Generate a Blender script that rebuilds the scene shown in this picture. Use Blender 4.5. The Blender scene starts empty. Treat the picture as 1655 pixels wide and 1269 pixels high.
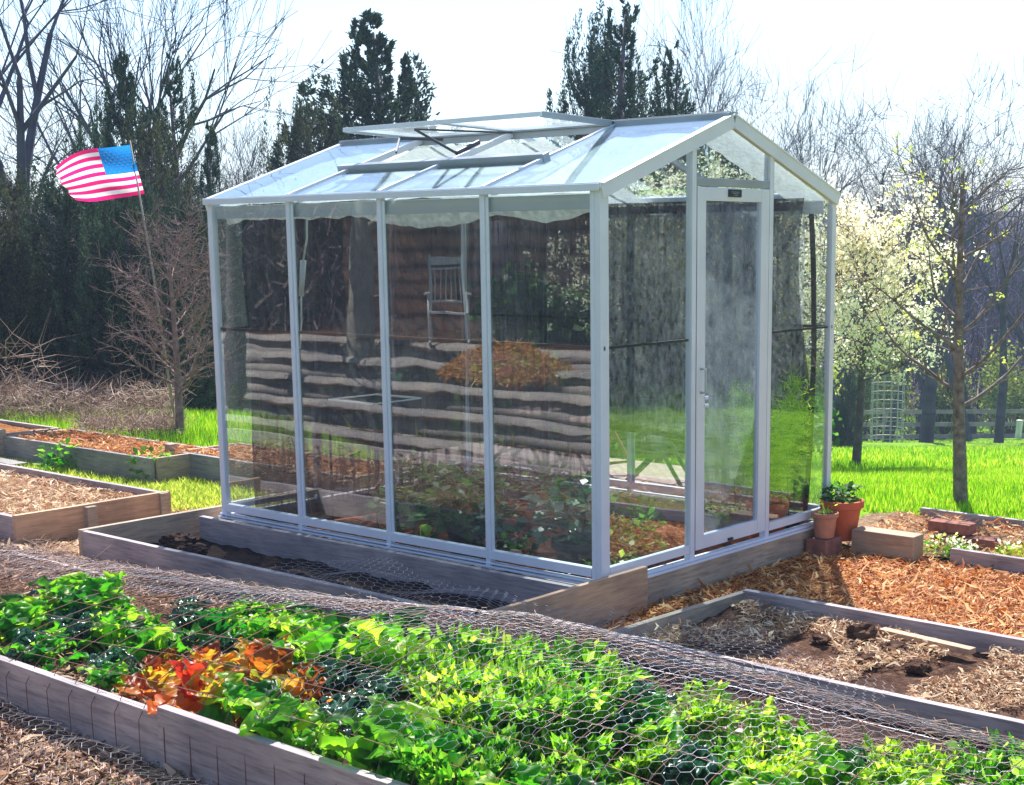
import bpy, math, random
import numpy as np
from mathutils import Vector, Matrix
R = math.radians
rng = np.random.default_rng(7)
random.seed(7)
sc = bpy.context.scene
col = sc.collection

# ------------------------------------------------------------------ camera constants
CX, CY, CZ = 4.2138, -5.2104, 1.5858
YAW, PIT, ROLL, FPX = 2.26376, -0.16777, -0.00721, 2329.5
PX0, PY0 = 942.5, 787.3
HX, HY = math.cos(YAW), math.sin(YAW)          # heading on the ground
RX, RY = math.sin(YAW), -math.cos(YAW)         # to the right of it

def at(px, D, py=390., mir=False):
    """ground bearing + distance -> world x, y, z"""
    k = (PY0 - py) / FPX
    fwd = math.cos(PIT) - k * math.sin(PIT)
    up = math.sin(PIT) + k * math.cos(PIT)
    lat = (px - PX0) / FPX
    x = CX + D * HX + D * lat / fwd * RX
    y = CY + D * HY + D * lat / fwd * RY
    return (x, -y if mir else y, CZ + D * up / fwd)

def depth_lat(x, y):
    dx, dy = x - CX, y - CY
    return dx * HX + dy * HY, dx * RX + dy * RY

def gz(x, y):
    x = np.asarray(x, float); y = np.asarray(y, float)
    d = (x - CX) * HX + (y - CY) * HY
    l = (x - CX) * RX + (y - CY) * RY
    a = l / np.maximum(d, 1.)
    d0 = np.interp(a, [-.40, -.22, -.12, 2.0], [15.5, 14.5, 10.2, 9.9])
    s = np.clip(d - d0, 0, None)
    z = -.2 - .130 * np.minimum(s, 46.)
    far = np.clip(d - 78., 0, 110.)
    z = z + far * .105
    up = np.clip(-y - 3.1, 0, 7.) * .13 * np.clip((6 - x) / 4., 0, 1)
    return z + up

# ------------------------------------------------------------------ mesh helpers
def link(o, parent=None):
    col.objects.link(o)
    if parent is not None: o.parent = parent
    return o

def mesh_np(name, V, F, mat, parent=None, smooth=False, tri=None):
    """V (n,3); F (m,4) quads and/or tri (k,3)"""
    me = bpy.data.meshes.new(name)
    V = np.asarray(V, np.float32)
    F = np.zeros((0, 4), np.int32) if F is None or len(F) == 0 else np.asarray(F, np.int32)
    T = np.zeros((0, 3), np.int32) if tri is None or len(tri) == 0 else np.asarray(tri, np.int32)
    me.vertices.add(len(V)); me.vertices.foreach_set('co', V.ravel())
    loops = np.concatenate([F.ravel(), T.ravel()])
    me.loops.add(len(loops)); me.loops.foreach_set('vertex_index', loops)
    n = len(F) + len(T)
    st = np.concatenate([np.arange(len(F)) * 4, len(F) * 4 + np.arange(len(T)) * 3]).astype(np.int32)
    tot = np.concatenate([np.full(len(F), 4), np.full(len(T), 3)]).astype(np.int32)
    me.polygons.add(n); me.polygons.foreach_set('loop_start', st); me.polygons.foreach_set('loop_total', tot)
    if smooth: me.polygons.foreach_set('use_smooth', np.ones(n, bool))
    me.update(calc_edges=True); me.validate()
    if mat: me.materials.append(mat)
    return link(bpy.data.objects.new(name, me), parent)

class MB:
    def __init__(s): s.v = []; s.f = []; s.m = []; s.mi = 0
    def add(s, vs, fs):
        b = len(s.v); s.v += [tuple(p) for p in vs]; s.f += [[b + i for i in q] for q in fs]; s.m += [s.mi] * len(fs); return s
    def box(s, x0, y0, z0, x1, y1, z1):
        return s.add([(x0,y0,z0),(x1,y0,z0),(x1,y1,z0),(x0,y1,z0),(x0,y0,z1),(x1,y0,z1),(x1,y1,z1),(x0,y1,z1)],
                     [(0,3,2,1),(4,5,6,7),(0,1,5,4),(1,2,6,5),(2,3,7,6),(3,0,4,7)])
    def bar(s, a, b, w, h, up=(0,0,1)):
        a = Vector(a); b = Vector(b); d = (b - a).normalized(); sd = d.cross(Vector(up))
        if sd.length < 1e-4: sd = Vector((1,0,0))
        sd.normalize(); u = sd.cross(d); sd *= w / 2; u *= h / 2
        vs = [p + i * sd + j * u for p in (a, b) for i, j in ((-1,-1),(1,-1),(1,1),(-1,1))]
        return s.add(vs, [(0,3,2,1),(4,5,6,7),(0,1,5,4),(1,2,6,5),(2,3,7,6),(3,0,4,7)])
    def tube(s, pts, r, n=8, cap=True):
        pts = [Vector(p) for p in pts]; rr = r if hasattr(r, '__len__') else [r] * len(pts)
        rings = []; ref = None
        for i, p in enumerate(pts):
            d = (pts[min(i+1, len(pts)-1)] - pts[max(i-1, 0)]).normalized()
            if ref is None: ref = d.orthogonal().normalized()
            a = (ref - d * ref.dot(d)); a = a.normalized() if a.length > 1e-5 else d.orthogonal().normalized(); ref = a
            b = d.cross(a)
            rings.append([p + (a * math.cos(t) + b * math.sin(t)) * rr[i] for t in [2*math.pi*k/n for k in range(n)]])
        vs = [q for g in rings for q in g]; fs = []
        for i in range(len(pts)-1):
            for k in range(n):
                fs.append((i*n+k, i*n+(k+1)%n, (i+1)*n+(k+1)%n, (i+1)*n+k))
        if cap: fs += [tuple(range(n))[::-1], tuple((len(pts)-1)*n + k for k in range(n))]
        return s.add(vs, fs)
    def lathe(s, prof, n=24, c=(0,0,0)):
        vs = []; fs = []
        for r, z in prof:
            for k in range(n):
                t = 2*math.pi*k/n; vs.append((c[0]+r*math.cos(t), c[1]+r*math.sin(t), c[2]+z))
        for i in range(len(prof)-1):
            for k in range(n): fs.append((i*n+k, i*n+(k+1)%n, (i+1)*n+(k+1)%n, (i+1)*n+k))
        return s.add(vs, fs)
    def build(s, name, mat, parent=None, smooth=False, bevel=0, mats=None):
        me = bpy.data.meshes.new(name); me.from_pydata(s.v, [], s.f)
        for m in (mats or [mat]): me.materials.append(m)
        if mats: me.polygons.foreach_set('material_index', s.m)
        if smooth: me.polygons.foreach_set('use_smooth', [True]*len(me.polygons))
        me.update()
        o = link(bpy.data.objects.new(name, me), parent)
        if bevel:
            b = o.modifiers.new('bevel', 'BEVEL'); b.width = bevel; b.segments = 2; b.limit_method = 'ANGLE'
        return o

def prisms(A, B, ra, rb, n=3):
    """vectorised tapered tubes from A to B"""
    A = np.asarray(A, float); B = np.asarray(B, float); N = len(A)
    d = B - A; L = np.linalg.norm(d, axis=1, keepdims=True); d = d / np.maximum(L, 1e-9)
    ref = np.where(np.abs(d[:, 2:3]) > .9, [[1., 0, 0]], [[0, 0, 1.]])
    a = np.cross(d, ref); a /= np.linalg.norm(a, axis=1, keepdims=True); b = np.cross(d, a)
    t = np.arange(n) * 2 * np.pi / n
    off = a[:, None] * np.cos(t)[None, :, None] + b[:, None] * np.sin(t)[None, :, None]
    ra = np.broadcast_to(np.asarray(ra, float).reshape(-1, 1, 1), (N, 1, 1)); rb = np.broadcast_to(np.asarray(rb, float).reshape(-1, 1, 1), (N, 1, 1))
    V = np.concatenate([A[:, None] + off * ra, B[:, None] + off * rb], 1).reshape(-1, 3)
    base = (np.arange(N) * 2 * n)[:, None, None]
    k = np.arange(n)
    q = np.stack([k, (k+1) % n, (k+1) % n + n, k + n], 1)[None]
    return V, (base + q).reshape(-1, 4)

def slivers(P, D, W, bend=None):
    """flat quads: centre line from P along D (full length vector), half-width vector W"""
    V = np.stack([P - W, P + W, P + D + W * .5, P + D - W * .5], 1).reshape(-1, 3)
    return V, np.arange(len(P) * 4).reshape(-1, 4)

def runit(n):
    v = rng.normal(size=(n, 3)); return v / np.linalg.norm(v, axis=1, keepdims=True)

def tag(o, label=None, cat=None, group=None, kind=None):
    if label: o['label'] = label
    if cat: o['category'] = cat
    if group: o['group'] = group
    if kind: o['kind'] = kind
    return o
def empty(name, loc=(0,0,0), rz=0):
    o = bpy.data.objects.new(name, None); col.objects.link(o); o.location = loc; o.rotation_euler.z = rz
    o.empty_display_size = .1
    return o
def kids(o): return [c for c in bpy.data.objects if c.parent == o]
def copy_tree(o, parent=None):
    c = o.copy(); col.objects.link(c)
    for k in ('label',):
        pass
    if parent is not None: c.parent = parent
    for ch in kids(o): copy_tree(ch, c)
    return c

# ------------------------------------------------------------------ materials
def nm(name):
    m = bpy.data.materials.new(name); m.use_nodes = True
    return m, m.node_tree.nodes, m.node_tree.links, m.node_tree.nodes['Principled BSDF']
def ramp(ns, stops, inter='LINEAR'):
    r = ns.new('ShaderNodeValToRGB'); e = r.color_ramp.elements; r.color_ramp.interpolation = inter
    while len(e) < len(stops): e.new(.5)
    for el, (p, c) in zip(e, stops): el.position = p; el.color = (*c, 1)
    return r
def plain(name, c, rough=.6, metal=0, spec=.5, var=.12, scale=8, bump=.0, stretch=None):
    m, ns, ls, b = nm(name)
    n = ns.new('ShaderNodeTexNoise'); n.inputs['Scale'].default_value = scale; n.inputs['Detail'].default_value = 6
    g = ns.new('ShaderNodeTexCoord')
    if stretch:
        mp = ns.new('ShaderNodeMapping'); mp.inputs['Scale'].default_value = stretch
        ls.new(g.outputs['Object'], mp.inputs[0]); ls.new(mp.outputs[0], n.inputs['Vector'])
    else: ls.new(g.outputs['Object'], n.inputs['Vector'])
    lo = tuple(max(0, v*(1-var)) for v in c); hi = tuple(min(1, v*(1+var)) for v in c)
    r = ramp(ns, [(.3, lo), (.7, hi)])
    ls.new(n.outputs['Fac'], r.inputs[0]); ls.new(r.outputs[0], b.inputs['Base Color'])
    b.inputs['Roughness'].default_value = rough; b.inputs['Metallic'].default_value = metal
    b.inputs['Specular IOR Level'].default_value = spec
    if bump:
        bp = ns.new('ShaderNodeBump'); bp.inputs['Strength'].default_value = bump; bp.inputs['Distance'].default_value = .01
        ls.new(n.outputs['Fac'], bp.inputs['Height']); ls.new(bp.outputs[0], b.inputs['Normal'])
    return m
def island(name, stops, rough=.6, trans=0, spec=.4, noise=0, vary=0):
    """colour differs from leaf to leaf / chip to chip"""
    m, ns, ls, b = nm(name)
    g = ns.new('ShaderNodeNewGeometry'); r = ramp(ns, stops)
    src = g.outputs['Random Per Island']
    if noise:
        n = ns.new('ShaderNodeTexNoise'); n.inputs['Scale'].default_value = noise; n.inputs['Detail'].default_value = 3
        tc = ns.new('ShaderNodeTexCoord'); ls.new(tc.outputs['Object'], n.inputs['Vector'])
        a = ns.new('ShaderNodeMath'); a.operation = 'ADD'; ls.new(src, a.inputs[0]); ls.new(n.outputs['Fac'], a.inputs[1])
        k = ns.new('ShaderNodeMath'); k.operation = 'MULTIPLY_ADD'; ls.new(a.outputs[0], k.inputs[0]); k.inputs[1].default_value = .9; k.inputs[2].default_value = -.4
        src = k.outputs[0]
    ls.new(src, r.inputs[0]); ls.new(r.outputs[0], b.inputs['Base Color'])
    cout = r.outputs[0]
    if vary:      # each plant a little lighter, darker or yellower than the next
        oi = ns.new('ShaderNodeObjectInfo'); mr = ns.new('ShaderNodeMapRange'); mr.inputs[3].default_value = 1-vary; mr.inputs[4].default_value = 1+vary*.5
        hs = ns.new('ShaderNodeHueSaturation'); hr = ns.new('ShaderNodeMapRange'); hr.inputs[3].default_value = .53; hr.inputs[4].default_value = .475
        ls.new(oi.outputs['Random'], mr.inputs[0]); ls.new(oi.outputs['Random'], hr.inputs[0]); ls.new(mr.outputs[0], hs.inputs['Value']); ls.new(hr.outputs[0], hs.inputs['Hue']); ls.new(cout, hs.inputs['Color']); cout = hs.outputs[0]
        ls.new(cout, b.inputs['Base Color'])
    b.inputs['Roughness'].default_value = rough; b.inputs['Specular IOR Level'].default_value = spec
    if trans:
        t = ns.new('ShaderNodeBsdfTranslucent'); mx = ns.new('ShaderNodeMixShader'); mx.inputs[0].default_value = trans
        h = ns.new('ShaderNodeHueSaturation'); h.inputs['Value'].default_value = 1.9; h.inputs['Hue'].default_value = .49
        ls.new(cout, h.inputs['Color']); ls.new(h.outputs[0], t.inputs['Color'])
        ls.new(b.outputs[0], mx.inputs[1]); ls.new(t.outputs[0], mx.inputs[2])
        ls.new(mx.outputs[0], ns['Material Output'].inputs['Surface'])
    return m
def wood(name, c, dark=.45, scale=1.2, rough=.75, axis=(1.6, 20, 20)):
    m, ns, ls, b = nm(name)
    tc = ns.new('ShaderNodeTexCoord'); mp = ns.new('ShaderNodeMapping'); mp.inputs['Scale'].default_value = axis
    ls.new(tc.outputs['Object'], mp.inputs[0])
    n = ns.new('ShaderNodeTexNoise'); n.inputs['Scale'].default_value = scale * 3; n.inputs['Detail'].default_value = 9; n.inputs['Roughness'].default_value = .65
    ls.new(mp.outputs[0], n.inputs['Vector'])
    n2 = ns.new('ShaderNodeTexNoise'); n2.inputs['Scale'].default_value = 2.6; n2.inputs['Detail'].default_value = 4
    ls.new(tc.outputs['Object'], n2.inputs['Vector'])
    r = ramp(ns, [(.25, tuple(v*dark for v in c)), (.5, c), (.8, tuple(min(1, v*1.3) for v in c))])
    r2 = ramp(ns, [(.35, (.55,.55,.6)), (.65, (1.1,1.05,1.0))])
    ls.new(n.outputs['Fac'], r.inputs[0]); ls.new(n2.outputs['Fac'], r2.inputs[0])
    mx = ns.new('ShaderNodeMix'); mx.data_type = 'RGBA'; mx.blend_type = 'MULTIPLY'; mx.inputs[0].default_value = .8
    ls.new(r.outputs[0], mx.inputs[6]); ls.new(r2.outputs[0], mx.inputs[7]); ls.new(mx.outputs[2], b.inputs['Base Color'])
    b.inputs['Roughness'].default_value = rough
    bp = ns.new('ShaderNodeBump'); bp.inputs['Strength'].default_value = .5; bp.inputs['Distance'].default_value = .008
    ls.new(n.outputs['Fac'], bp.inputs['Height']); ls.new(bp.outputs[0], b.inputs['Normal'])
    return m
def soil(name, stops, scale=30, bump=1.0, dist=.03):
    m, ns, ls, b = nm(name)
    tc = ns.new('ShaderNodeTexCoord')
    n = ns.new('ShaderNodeTexNoise'); n.inputs['Scale'].default_value = scale; n.inputs['Detail'].default_value = 8; n.inputs['Roughness'].default_value = .7
    n3 = ns.new('ShaderNodeTexNoise'); n3.inputs['Scale'].default_value = 1.6; n3.inputs['Detail'].default_value = 4
    ls.new(tc.outputs['Object'], n.inputs['Vector']); ls.new(tc.outputs['Object'], n3.inputs['Vector'])
    ad = ns.new('ShaderNodeMath'); ad.operation = 'MULTIPLY_ADD'; ad.inputs[1].default_value = .35; ls.new(n3.outputs['Fac'], ad.inputs[0])
    sb = ns.new('ShaderNodeMath'); sb.operation = 'SUBTRACT'; ls.new(n.outputs['Fac'], sb.inputs[0]); sb.inputs[1].default_value = .17
    ls.new(sb.outputs[0], ad.inputs[2])
    r = ramp(ns, stops); ls.new(ad.outputs[0], r.inputs[0]); ls.new(r.outputs[0], b.inputs['Base Color'])
    b.inputs['Roughness'].default_value = .95; b.inputs['Specular IOR Level'].default_value = .15
    bp = ns.new('ShaderNodeBump'); bp.inputs['Strength'].default_value = bump; bp.inputs['Distance'].default_value = dist
    ls.new(n.outputs['Fac'], bp.inputs['Height']); ls.new(bp.outputs[0], b.inputs['Normal'])
    return m
def see_through(name, tint, refl, rough=.0, gcol=(1,1,1), dirt=0):
    """clear pane: transparent with a mirror coat that grows at grazing angles"""
    m, ns, ls, b = nm(name); ns.remove(b)
    g = ns.new('ShaderNodeNewGeometry'); d = ns.new('ShaderNodeVectorMath'); d.operation = 'DOT_PRODUCT'
    ls.new(g.outputs['Normal'], d.inputs[0]); ls.new(g.outputs['Incoming'], d.inputs[1])
    a = ns.new('ShaderNodeMath'); a.operation = 'ABSOLUTE'; ls.new(d.outputs['Value'], a.inputs[0])
    s = ns.new('ShaderNodeMath'); s.operation = 'SUBTRACT'; s.inputs[0].default_value = 1; ls.new(a.outputs[0], s.inputs[1])
    p = ns.new('ShaderNodeMath'); p.operation = 'POWER'; ls.new(s.outputs[0], p.inputs[0]); p.inputs[1].default_value = 4
    k = ns.new('ShaderNodeMath'); k.operation = 'MULTIPLY_ADD'; ls.new(p.outputs[0], k.inputs[0]); k.inputs[1].default_value = .8; k.inputs[2].default_value = refl
    k.use_clamp = True
    t = ns.new('ShaderNodeBsdfTransparent'); t.inputs[0].default_value = (*tint, 1)
    gl = ns.new('ShaderNodeBsdfGlossy'); gl.inputs['Roughness'].default_value = rough; gl.inputs['Color'].default_value = (*gcol, 1)
    n = ns.new('ShaderNodeTexNoise'); n.inputs['Scale'].default_value = 1.7; n.inputs['Detail'].default_value = 1.5
    tc = ns.new('ShaderNodeTexCoord'); ls.new(tc.outputs['Object'], n.inputs['Vector'])
    bp = ns.new('ShaderNodeBump'); bp.inputs['Strength'].default_value = .10; bp.inputs['Distance'].default_value = .02
    ls.new(n.outputs['Fac'], bp.inputs['Height']); ls.new(bp.outputs[0], gl.inputs['Normal'])
    mx = ns.new('ShaderNodeMixShader'); ls.new(k.outputs[0], mx.inputs[0]); ls.new(t.outputs[0], mx.inputs[1]); ls.new(gl.outputs[0], mx.inputs[2])
    out = mx
    if dirt:
        df = ns.new('ShaderNodeBsdfTranslucent'); df.inputs[0].default_value = (.8,.85,.9,1)
        n2 = ns.new('ShaderNodeTexNoise'); n2.inputs['Scale'].default_value = 9; n2.inputs['Detail'].default_value = 5
        ls.new(tc.outputs['Object'], n2.inputs['Vector'])
        r = ns.new('ShaderNodeMapRange'); r.inputs[1].default_value = .3; r.inputs[2].default_value = .8; r.inputs[3].default_value = dirt*.4; r.inputs[4].default_value = dirt*1.6
        ls.new(n2.outputs['Fac'], r.inputs[0])
        mx2 = ns.new('ShaderNodeMixShader'); ls.new(r.outputs[0], mx2.inputs[0]); ls.new(mx.outputs[0], mx2.inputs[1]); ls.new(df.outputs[0], mx2.inputs[2]); out = mx2
    ls.new(out.outputs[0], ns['Material Output'].inputs['Surface'])
    return m
def film(name, c, transp, transl, bump=.0, scale=40, rough=.4, streak=None, spread=.16):
    """thin sheet: part open, part translucent, part diffuse"""
    m, ns, ls, b = nm(name)
    b.inputs['Base Color'].default_value = (*c, 1); b.inputs['Roughness'].default_value = rough
    tl = ns.new('ShaderNodeBsdfTranslucent'); tl.inputs[0].default_value = (*c, 1)
    m1 = ns.new('ShaderNodeMixShader'); m1.inputs[0].default_value = transl; ls.new(b.outputs[0], m1.inputs[1]); ls.new(tl.outputs[0], m1.inputs[2])
    tp = ns.new('ShaderNodeBsdfTransparent'); m2 = ns.new('ShaderNodeMixShader'); m2.inputs[0].default_value = transp
    ls.new(m1.outputs[0], m2.inputs[1]); ls.new(tp.outputs[0], m2.inputs[2]); ls.new(m2.outputs[0], ns['Material Output'].inputs['Surface'])
    tc = ns.new('ShaderNodeTexCoord'); n = ns.new('ShaderNodeTexNoise'); n.inputs['Scale'].default_value = scale; n.inputs['Detail'].default_value = 6
    if streak:
        mp = ns.new('ShaderNodeMapping'); mp.inputs['Scale'].default_value = streak; ls.new(tc.outputs['Object'], mp.inputs[0]); ls.new(mp.outputs[0], n.inputs['Vector'])
    else: ls.new(tc.outputs['Object'], n.inputs['Vector'])
    r = ns.new('ShaderNodeMapRange'); r.inputs[1].default_value = .35; r.inputs[2].default_value = .65
    r.inputs[3].default_value = max(0, transp-spread); r.inputs[4].default_value = min(1, transp+spread)
    ls.new(n.outputs['Fac'], r.inputs[0]); ls.new(r.outputs[0], m2.inputs[0])
    if bump:
        bp = ns.new('ShaderNodeBump'); bp.inputs['Strength'].default_value = bump; ls.new(n.outputs['Fac'], bp.inputs['Height'])
        ls.new(bp.outputs[0], b.inputs['Normal']); ls.new(bp.outputs[0], tl.inputs['Normal'])
    return m

M = {}
M['alu'] = plain('white_aluminium', (.76,.79,.90), .35, 0, .5, .05, 5)
M['alu_grey'] = plain('grey_aluminium', (.42,.45,.50), .35, .3, .5, .1, 5)
M['alu_dark'] = plain('dark_metal', (.05,.05,.07), .45, .3)
M['black'] = plain('black_rod', (.02,.02,.025), .5)
M['rubber'] = plain('black_seal', (.03,.03,.04), .6)
M['glass'] = see_through('window_glass', (.94,.97,.97), .10, dirt=.012)
M['door_glass'] = see_through('door_glass', (.86,.9,.95), .09, dirt=.10)
M['roof_glass'] = see_through('roof_glass', (.9,.97,.98), .06)
M['vent_glass'] = film('vent_glass', (.75,.88,.94), .72, .6, 0, 3)
M['bubble'] = film('bubble_film', (.95,.97,.98), .12, .30, .35, 30)
M['valance'] = film('film_edge', (.80,.88,.86), .35, .5, .2, 12)
M['shade'] = film('shade_netting', (.03,.027,.04), .20, .2, 0, 3, .9, (10, 10, 1))
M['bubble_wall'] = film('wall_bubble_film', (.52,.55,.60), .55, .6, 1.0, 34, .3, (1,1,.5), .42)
M['wood'] = wood('weathered_board', (.46,.40,.42))
M['wood_x'] = M['wood']
M['wood_y'] = wood('weathered_end_board', (.50,.40,.31), axis=(20, 1.6, 20))
M['wood_tan'] = wood('fresh_board', (.62,.40,.26), .6, axis=(20, 1.4, 14))
M['wood_grey'] = wood('grey_timber', (.30,.29,.31))
M['log'] = wood('old_log', (.42,.38,.36), .6)
M['fence'] = wood('fence_wood', (.40,.34,.35), .5)
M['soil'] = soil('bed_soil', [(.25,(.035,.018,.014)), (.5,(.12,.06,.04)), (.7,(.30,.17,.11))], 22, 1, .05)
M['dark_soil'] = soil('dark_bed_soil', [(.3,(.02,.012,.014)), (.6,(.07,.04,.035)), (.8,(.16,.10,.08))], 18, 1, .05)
M['straw_soil'] = soil('straw_covered_soil', [(.25,(.10,.05,.035)), (.45,(.30,.19,.11)), (.65,(.55,.42,.28))], 35, 1, .03)
M['mulch'] = soil('shredded_mulch', [(.3,(.09,.025,.012)), (.5,(.32,.12,.035)), (.7,(.55,.26,.09))], 38, 1, .03)
M['ground'] = soil('field_grass', [(.3,(.05,.12,.008)), (.5,(.16,.34,.012)), (.7,(.32,.52,.03))], 9, .6, .05)
M['hill'] = soil('leaf_litter_slope', [(.3,(.06,.045,.05)), (.5,(.13,.10,.11)), (.75,(.22,.18,.17))], .8, .5, .3)
M['floor'] = soil('earth_floor', [(.3,(.06,.018,.012)), (.55,(.22,.07,.035)), (.75,(.38,.16,.09))], 16, 1, .03)
M['chips'] = island('mulch_chip', [(0,(.18,.035,.01)), (.35,(.50,.16,.03)), (.75,(.72,.34,.09)), (1,(.88,.66,.34))], .7, .1)
M['chips_dark'] = island('brown_chip', [(0,(.10,.04,.025)), (.5,(.32,.17,.10)), (1,(.60,.42,.28))], .8)
M['straw'] = island('straw_piece', [(0,(.24,.10,.05)), (.45,(.50,.29,.15)), (.8,(.70,.52,.32)), (1,(.88,.76,.56))], .7, .15)
M['grass'] = island('grass_blade', [(0,(.05,.16,.005)), (.4,(.14,.38,.008)), (.7,(.30,.56,.01)), (1,(.62,.56,.08))], .5, .45, .35, .6)
M['weeds'] = island('weed_leaf', [(0,(.14,.26,.02)), (.5,(.38,.48,.05)), (1,(.62,.60,.14))], .5, .45)
M['kale'] = island('kale_leaf', [(0,(.015,.09,.012)), (.35,(.04,.25,.01)), (.75,(.13,.42,.01)), (1,(.32,.52,.03))], .40, .58, .5, 30, .28)
M['chard'] = island('red_chard_leaf', [(0,(.20,.05,.01)), (.4,(.46,.14,.012)), (.7,(.58,.27,.02)), (1,(.24,.30,.02))], .42, .55, .5, 22, .35)
M['mustard'] = island('mustard_leaf', [(0,(.03,.13,.01)), (.35,(.09,.30,.012)), (.75,(.26,.50,.02)), (1,(.52,.64,.10))], .40, .58, .5, 25, .3)
M['bluegreen'] = island('blue_green_leaf', [(0,(.01,.05,.03)), (.5,(.03,.13,.07)), (1,(.09,.22,.11))], .26, .2, .9)
M['potplant'] = island('pot_plant_leaf', [(0,(.01,.05,.01)), (.6,(.04,.17,.02)), (1,(.12,.30,.04))], .4, .4)
M['fennel'] = island('fennel_leaf', [(0,(.12,.30,.01)), (.6,(.30,.60,.03)), (1,(.6,.75,.12))], .5, .5)
M['juniper'] = island('juniper_leaf', [(0,(.012,.03,.026)), (.5,(.03,.07,.052)), (.85,(.07,.11,.055)), (1,(.14,.17,.06))], .7, .15, .2, noise=1.2)
M['juniper_olive'] = island('olive_juniper_leaf', [(0,(.02,.03,.02)), (.5,(.06,.075,.045)), (1,(.17,.17,.09))], .7, .15, .2, noise=1.2)
M['bark'] = plain('bare_bark', (.13,.10,.13), .85, 0, .2, .35, 14)
M['bark_far'] = plain('far_bark', (.085,.075,.13), .9, 0, .1, .3, 4)
M['bark_red'] = plain('pale_twig_bark', (.26,.17,.17), .8, 0, .3, .4, 20)
M['bark_fruit'] = plain('fruit_tree_bark', (.20,.155,.15), .8, 0, .3, .5, 26, .5)
M['twigs'] = island('twig', [(0,(.09,.06,.07)), (.5,(.20,.14,.15)), (1,(.36,.28,.27))], .9)
M['wood_mass'] = island('wood_twig', [(0,(.04,.03,.065)), (.5,(.11,.08,.15)), (.9,(.20,.15,.23)), (1,(.34,.28,.34))], .95, 0, .1, noise=.35)
M['brush'] = island('dead_stem', [(0,(.16,.08,.06)), (.5,(.38,.24,.18)), (1,(.72,.58,.48))], .8)
M['blossom'] = island('blossom_petal', [(0,(.55,.48,.26)), (.4,(.84,.79,.58)), (1,(.95,.93,.85))], .6, .4)
M['bud'] = island('leaf_bud', [(0,(.42,.5,.05)), (1,(.75,.78,.25))], .5, .45)
M['bush'] = island('spring_shrub_leaf', [(0,(.10,.16,.02)), (.5,(.26,.34,.05)), (1,(.48,.50,.12))], .6, .4)
M['terracotta'] = plain('terracotta', (.55,.13,.055), .7, 0, .3, .18, 9)
M['terracotta_pale'] = plain('pale_terracotta', (.55,.25,.16), .8, 0, .3, .22, 12)
M['black_pot'] = plain('black_plastic_pot', (.035,.035,.05), .45)
M['white_wood'] = plain('white_paint', (.75,.75,.73), .5, 0, .4, .08, 10)
M['green_paint'] = plain('dark_green_paint', (.035,.10,.06), .45, 0, .5, .2, 10)
M['red_brown'] = plain('red_brown_slat', (.26,.085,.06), .5, 0, .4, .2, 12)
M['wire'] = plain('galvanised_wire', (.40,.38,.44), .4, .5, .5, .15, 20)
M['wire_rust'] = plain('rusty_wire', (.20,.095,.075), .7, .3, .4, .3, 20)
M['white_flat'] = plain('flag_white', (.88,.88,.90), .7)
M['bamboo'] = plain('bamboo_cane', (.34,.32,.29), .6, 0, .3, .2, 10)
M['brick'] = plain('red_brick', (.30,.12,.09), .85, 0, .3, .3, 18, .3)
M['stone'] = plain('grey_stone', (.30,.27,.32), .9, 0, .3, .25, 7, .6)
M['blue'] = plain('blue_tarpaulin', (.22,.33,.50), .5, 0, .4, .25, 5)
M['straw_heap'] = island('straw_heap', [(0,(.50,.22,.05)), (1,(.85,.50,.16))], .8)
def cloth_mat(name, c):
    m, ns, ls, b = nm(name)
    b.inputs['Base Color'].default_value = (*c, 1); b.inputs['Roughness'].default_value = .7
    n = ns.new('ShaderNodeTexNoise'); n.inputs['Scale'].default_value = 60; tc = ns.new('ShaderNodeTexCoord'); ls.new(tc.outputs['Object'], n.inputs['Vector'])
    bp = ns.new('ShaderNodeBump'); bp.inputs['Strength'].default_value = .2; ls.new(n.outputs['Fac'], bp.inputs['Height']); ls.new(bp.outputs[0], b.inputs['Normal'])
    t = ns.new('ShaderNodeBsdfTranslucent'); t.inputs[0].default_value = (*c, 1); mx = ns.new('ShaderNodeMixShader'); mx.inputs[0].default_value = .62
    ls.new(b.outputs[0], mx.inputs[1]); ls.new(t.outputs[0], mx.inputs[2]); ls.new(mx.outputs[0], ns['Material Output'].inputs['Surface'])
    return m
M['flag_red'] = cloth_mat('flag_red', (.88,.015,.20)); M['flag_blue'] = cloth_mat('flag_blue', (.01,.24,.72)); M['flag_white'] = cloth_mat('flag_white', (.95,.9,.93))
def paving():
    m, ns, ls, b = nm('brick_paving')
    tc = ns.new('ShaderNodeTexCoord'); br = ns.new('ShaderNodeTexBrick'); br.inputs['Scale'].default_value = 5
    br.inputs['Color1'].default_value = (.36,.17,.14,1); br.inputs['Color2'].default_value = (.52,.34,.28,1); br.inputs['Mortar'].default_value = (.10,.07,.06,1)
    br.inputs['Mortar Size'].default_value = .03
    ls.new(tc.outputs['Object'], br.inputs['Vector']); ls.new(br.outputs['Color'], b.inputs['Base Color']); b.inputs['Roughness'].default_value = .5
    return m
M['paving'] = paving()
def siding():
    m, ns, ls, b = nm('brown_log_siding')
    tc = ns.new('ShaderNodeTexCoord'); w = ns.new('ShaderNodeTexWave'); w.bands_direction = 'Z'; w.inputs['Scale'].default_value = 1.6; w.inputs['Distortion'].default_value = .6
    ls.new(tc.outputs['Object'], w.inputs['Vector'])
    r = ramp(ns, [(0,(.10,.04,.03)), (.3,(.30,.14,.09)), (1,(.42,.22,.15))]); ls.new(w.outputs['Fac'], r.inputs[0]); ls.new(r.outputs[0], b.inputs['Base Color'])
    return m
M['siding'] = siding()

exec_parts = []
from mathutils import noise as mn
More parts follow.
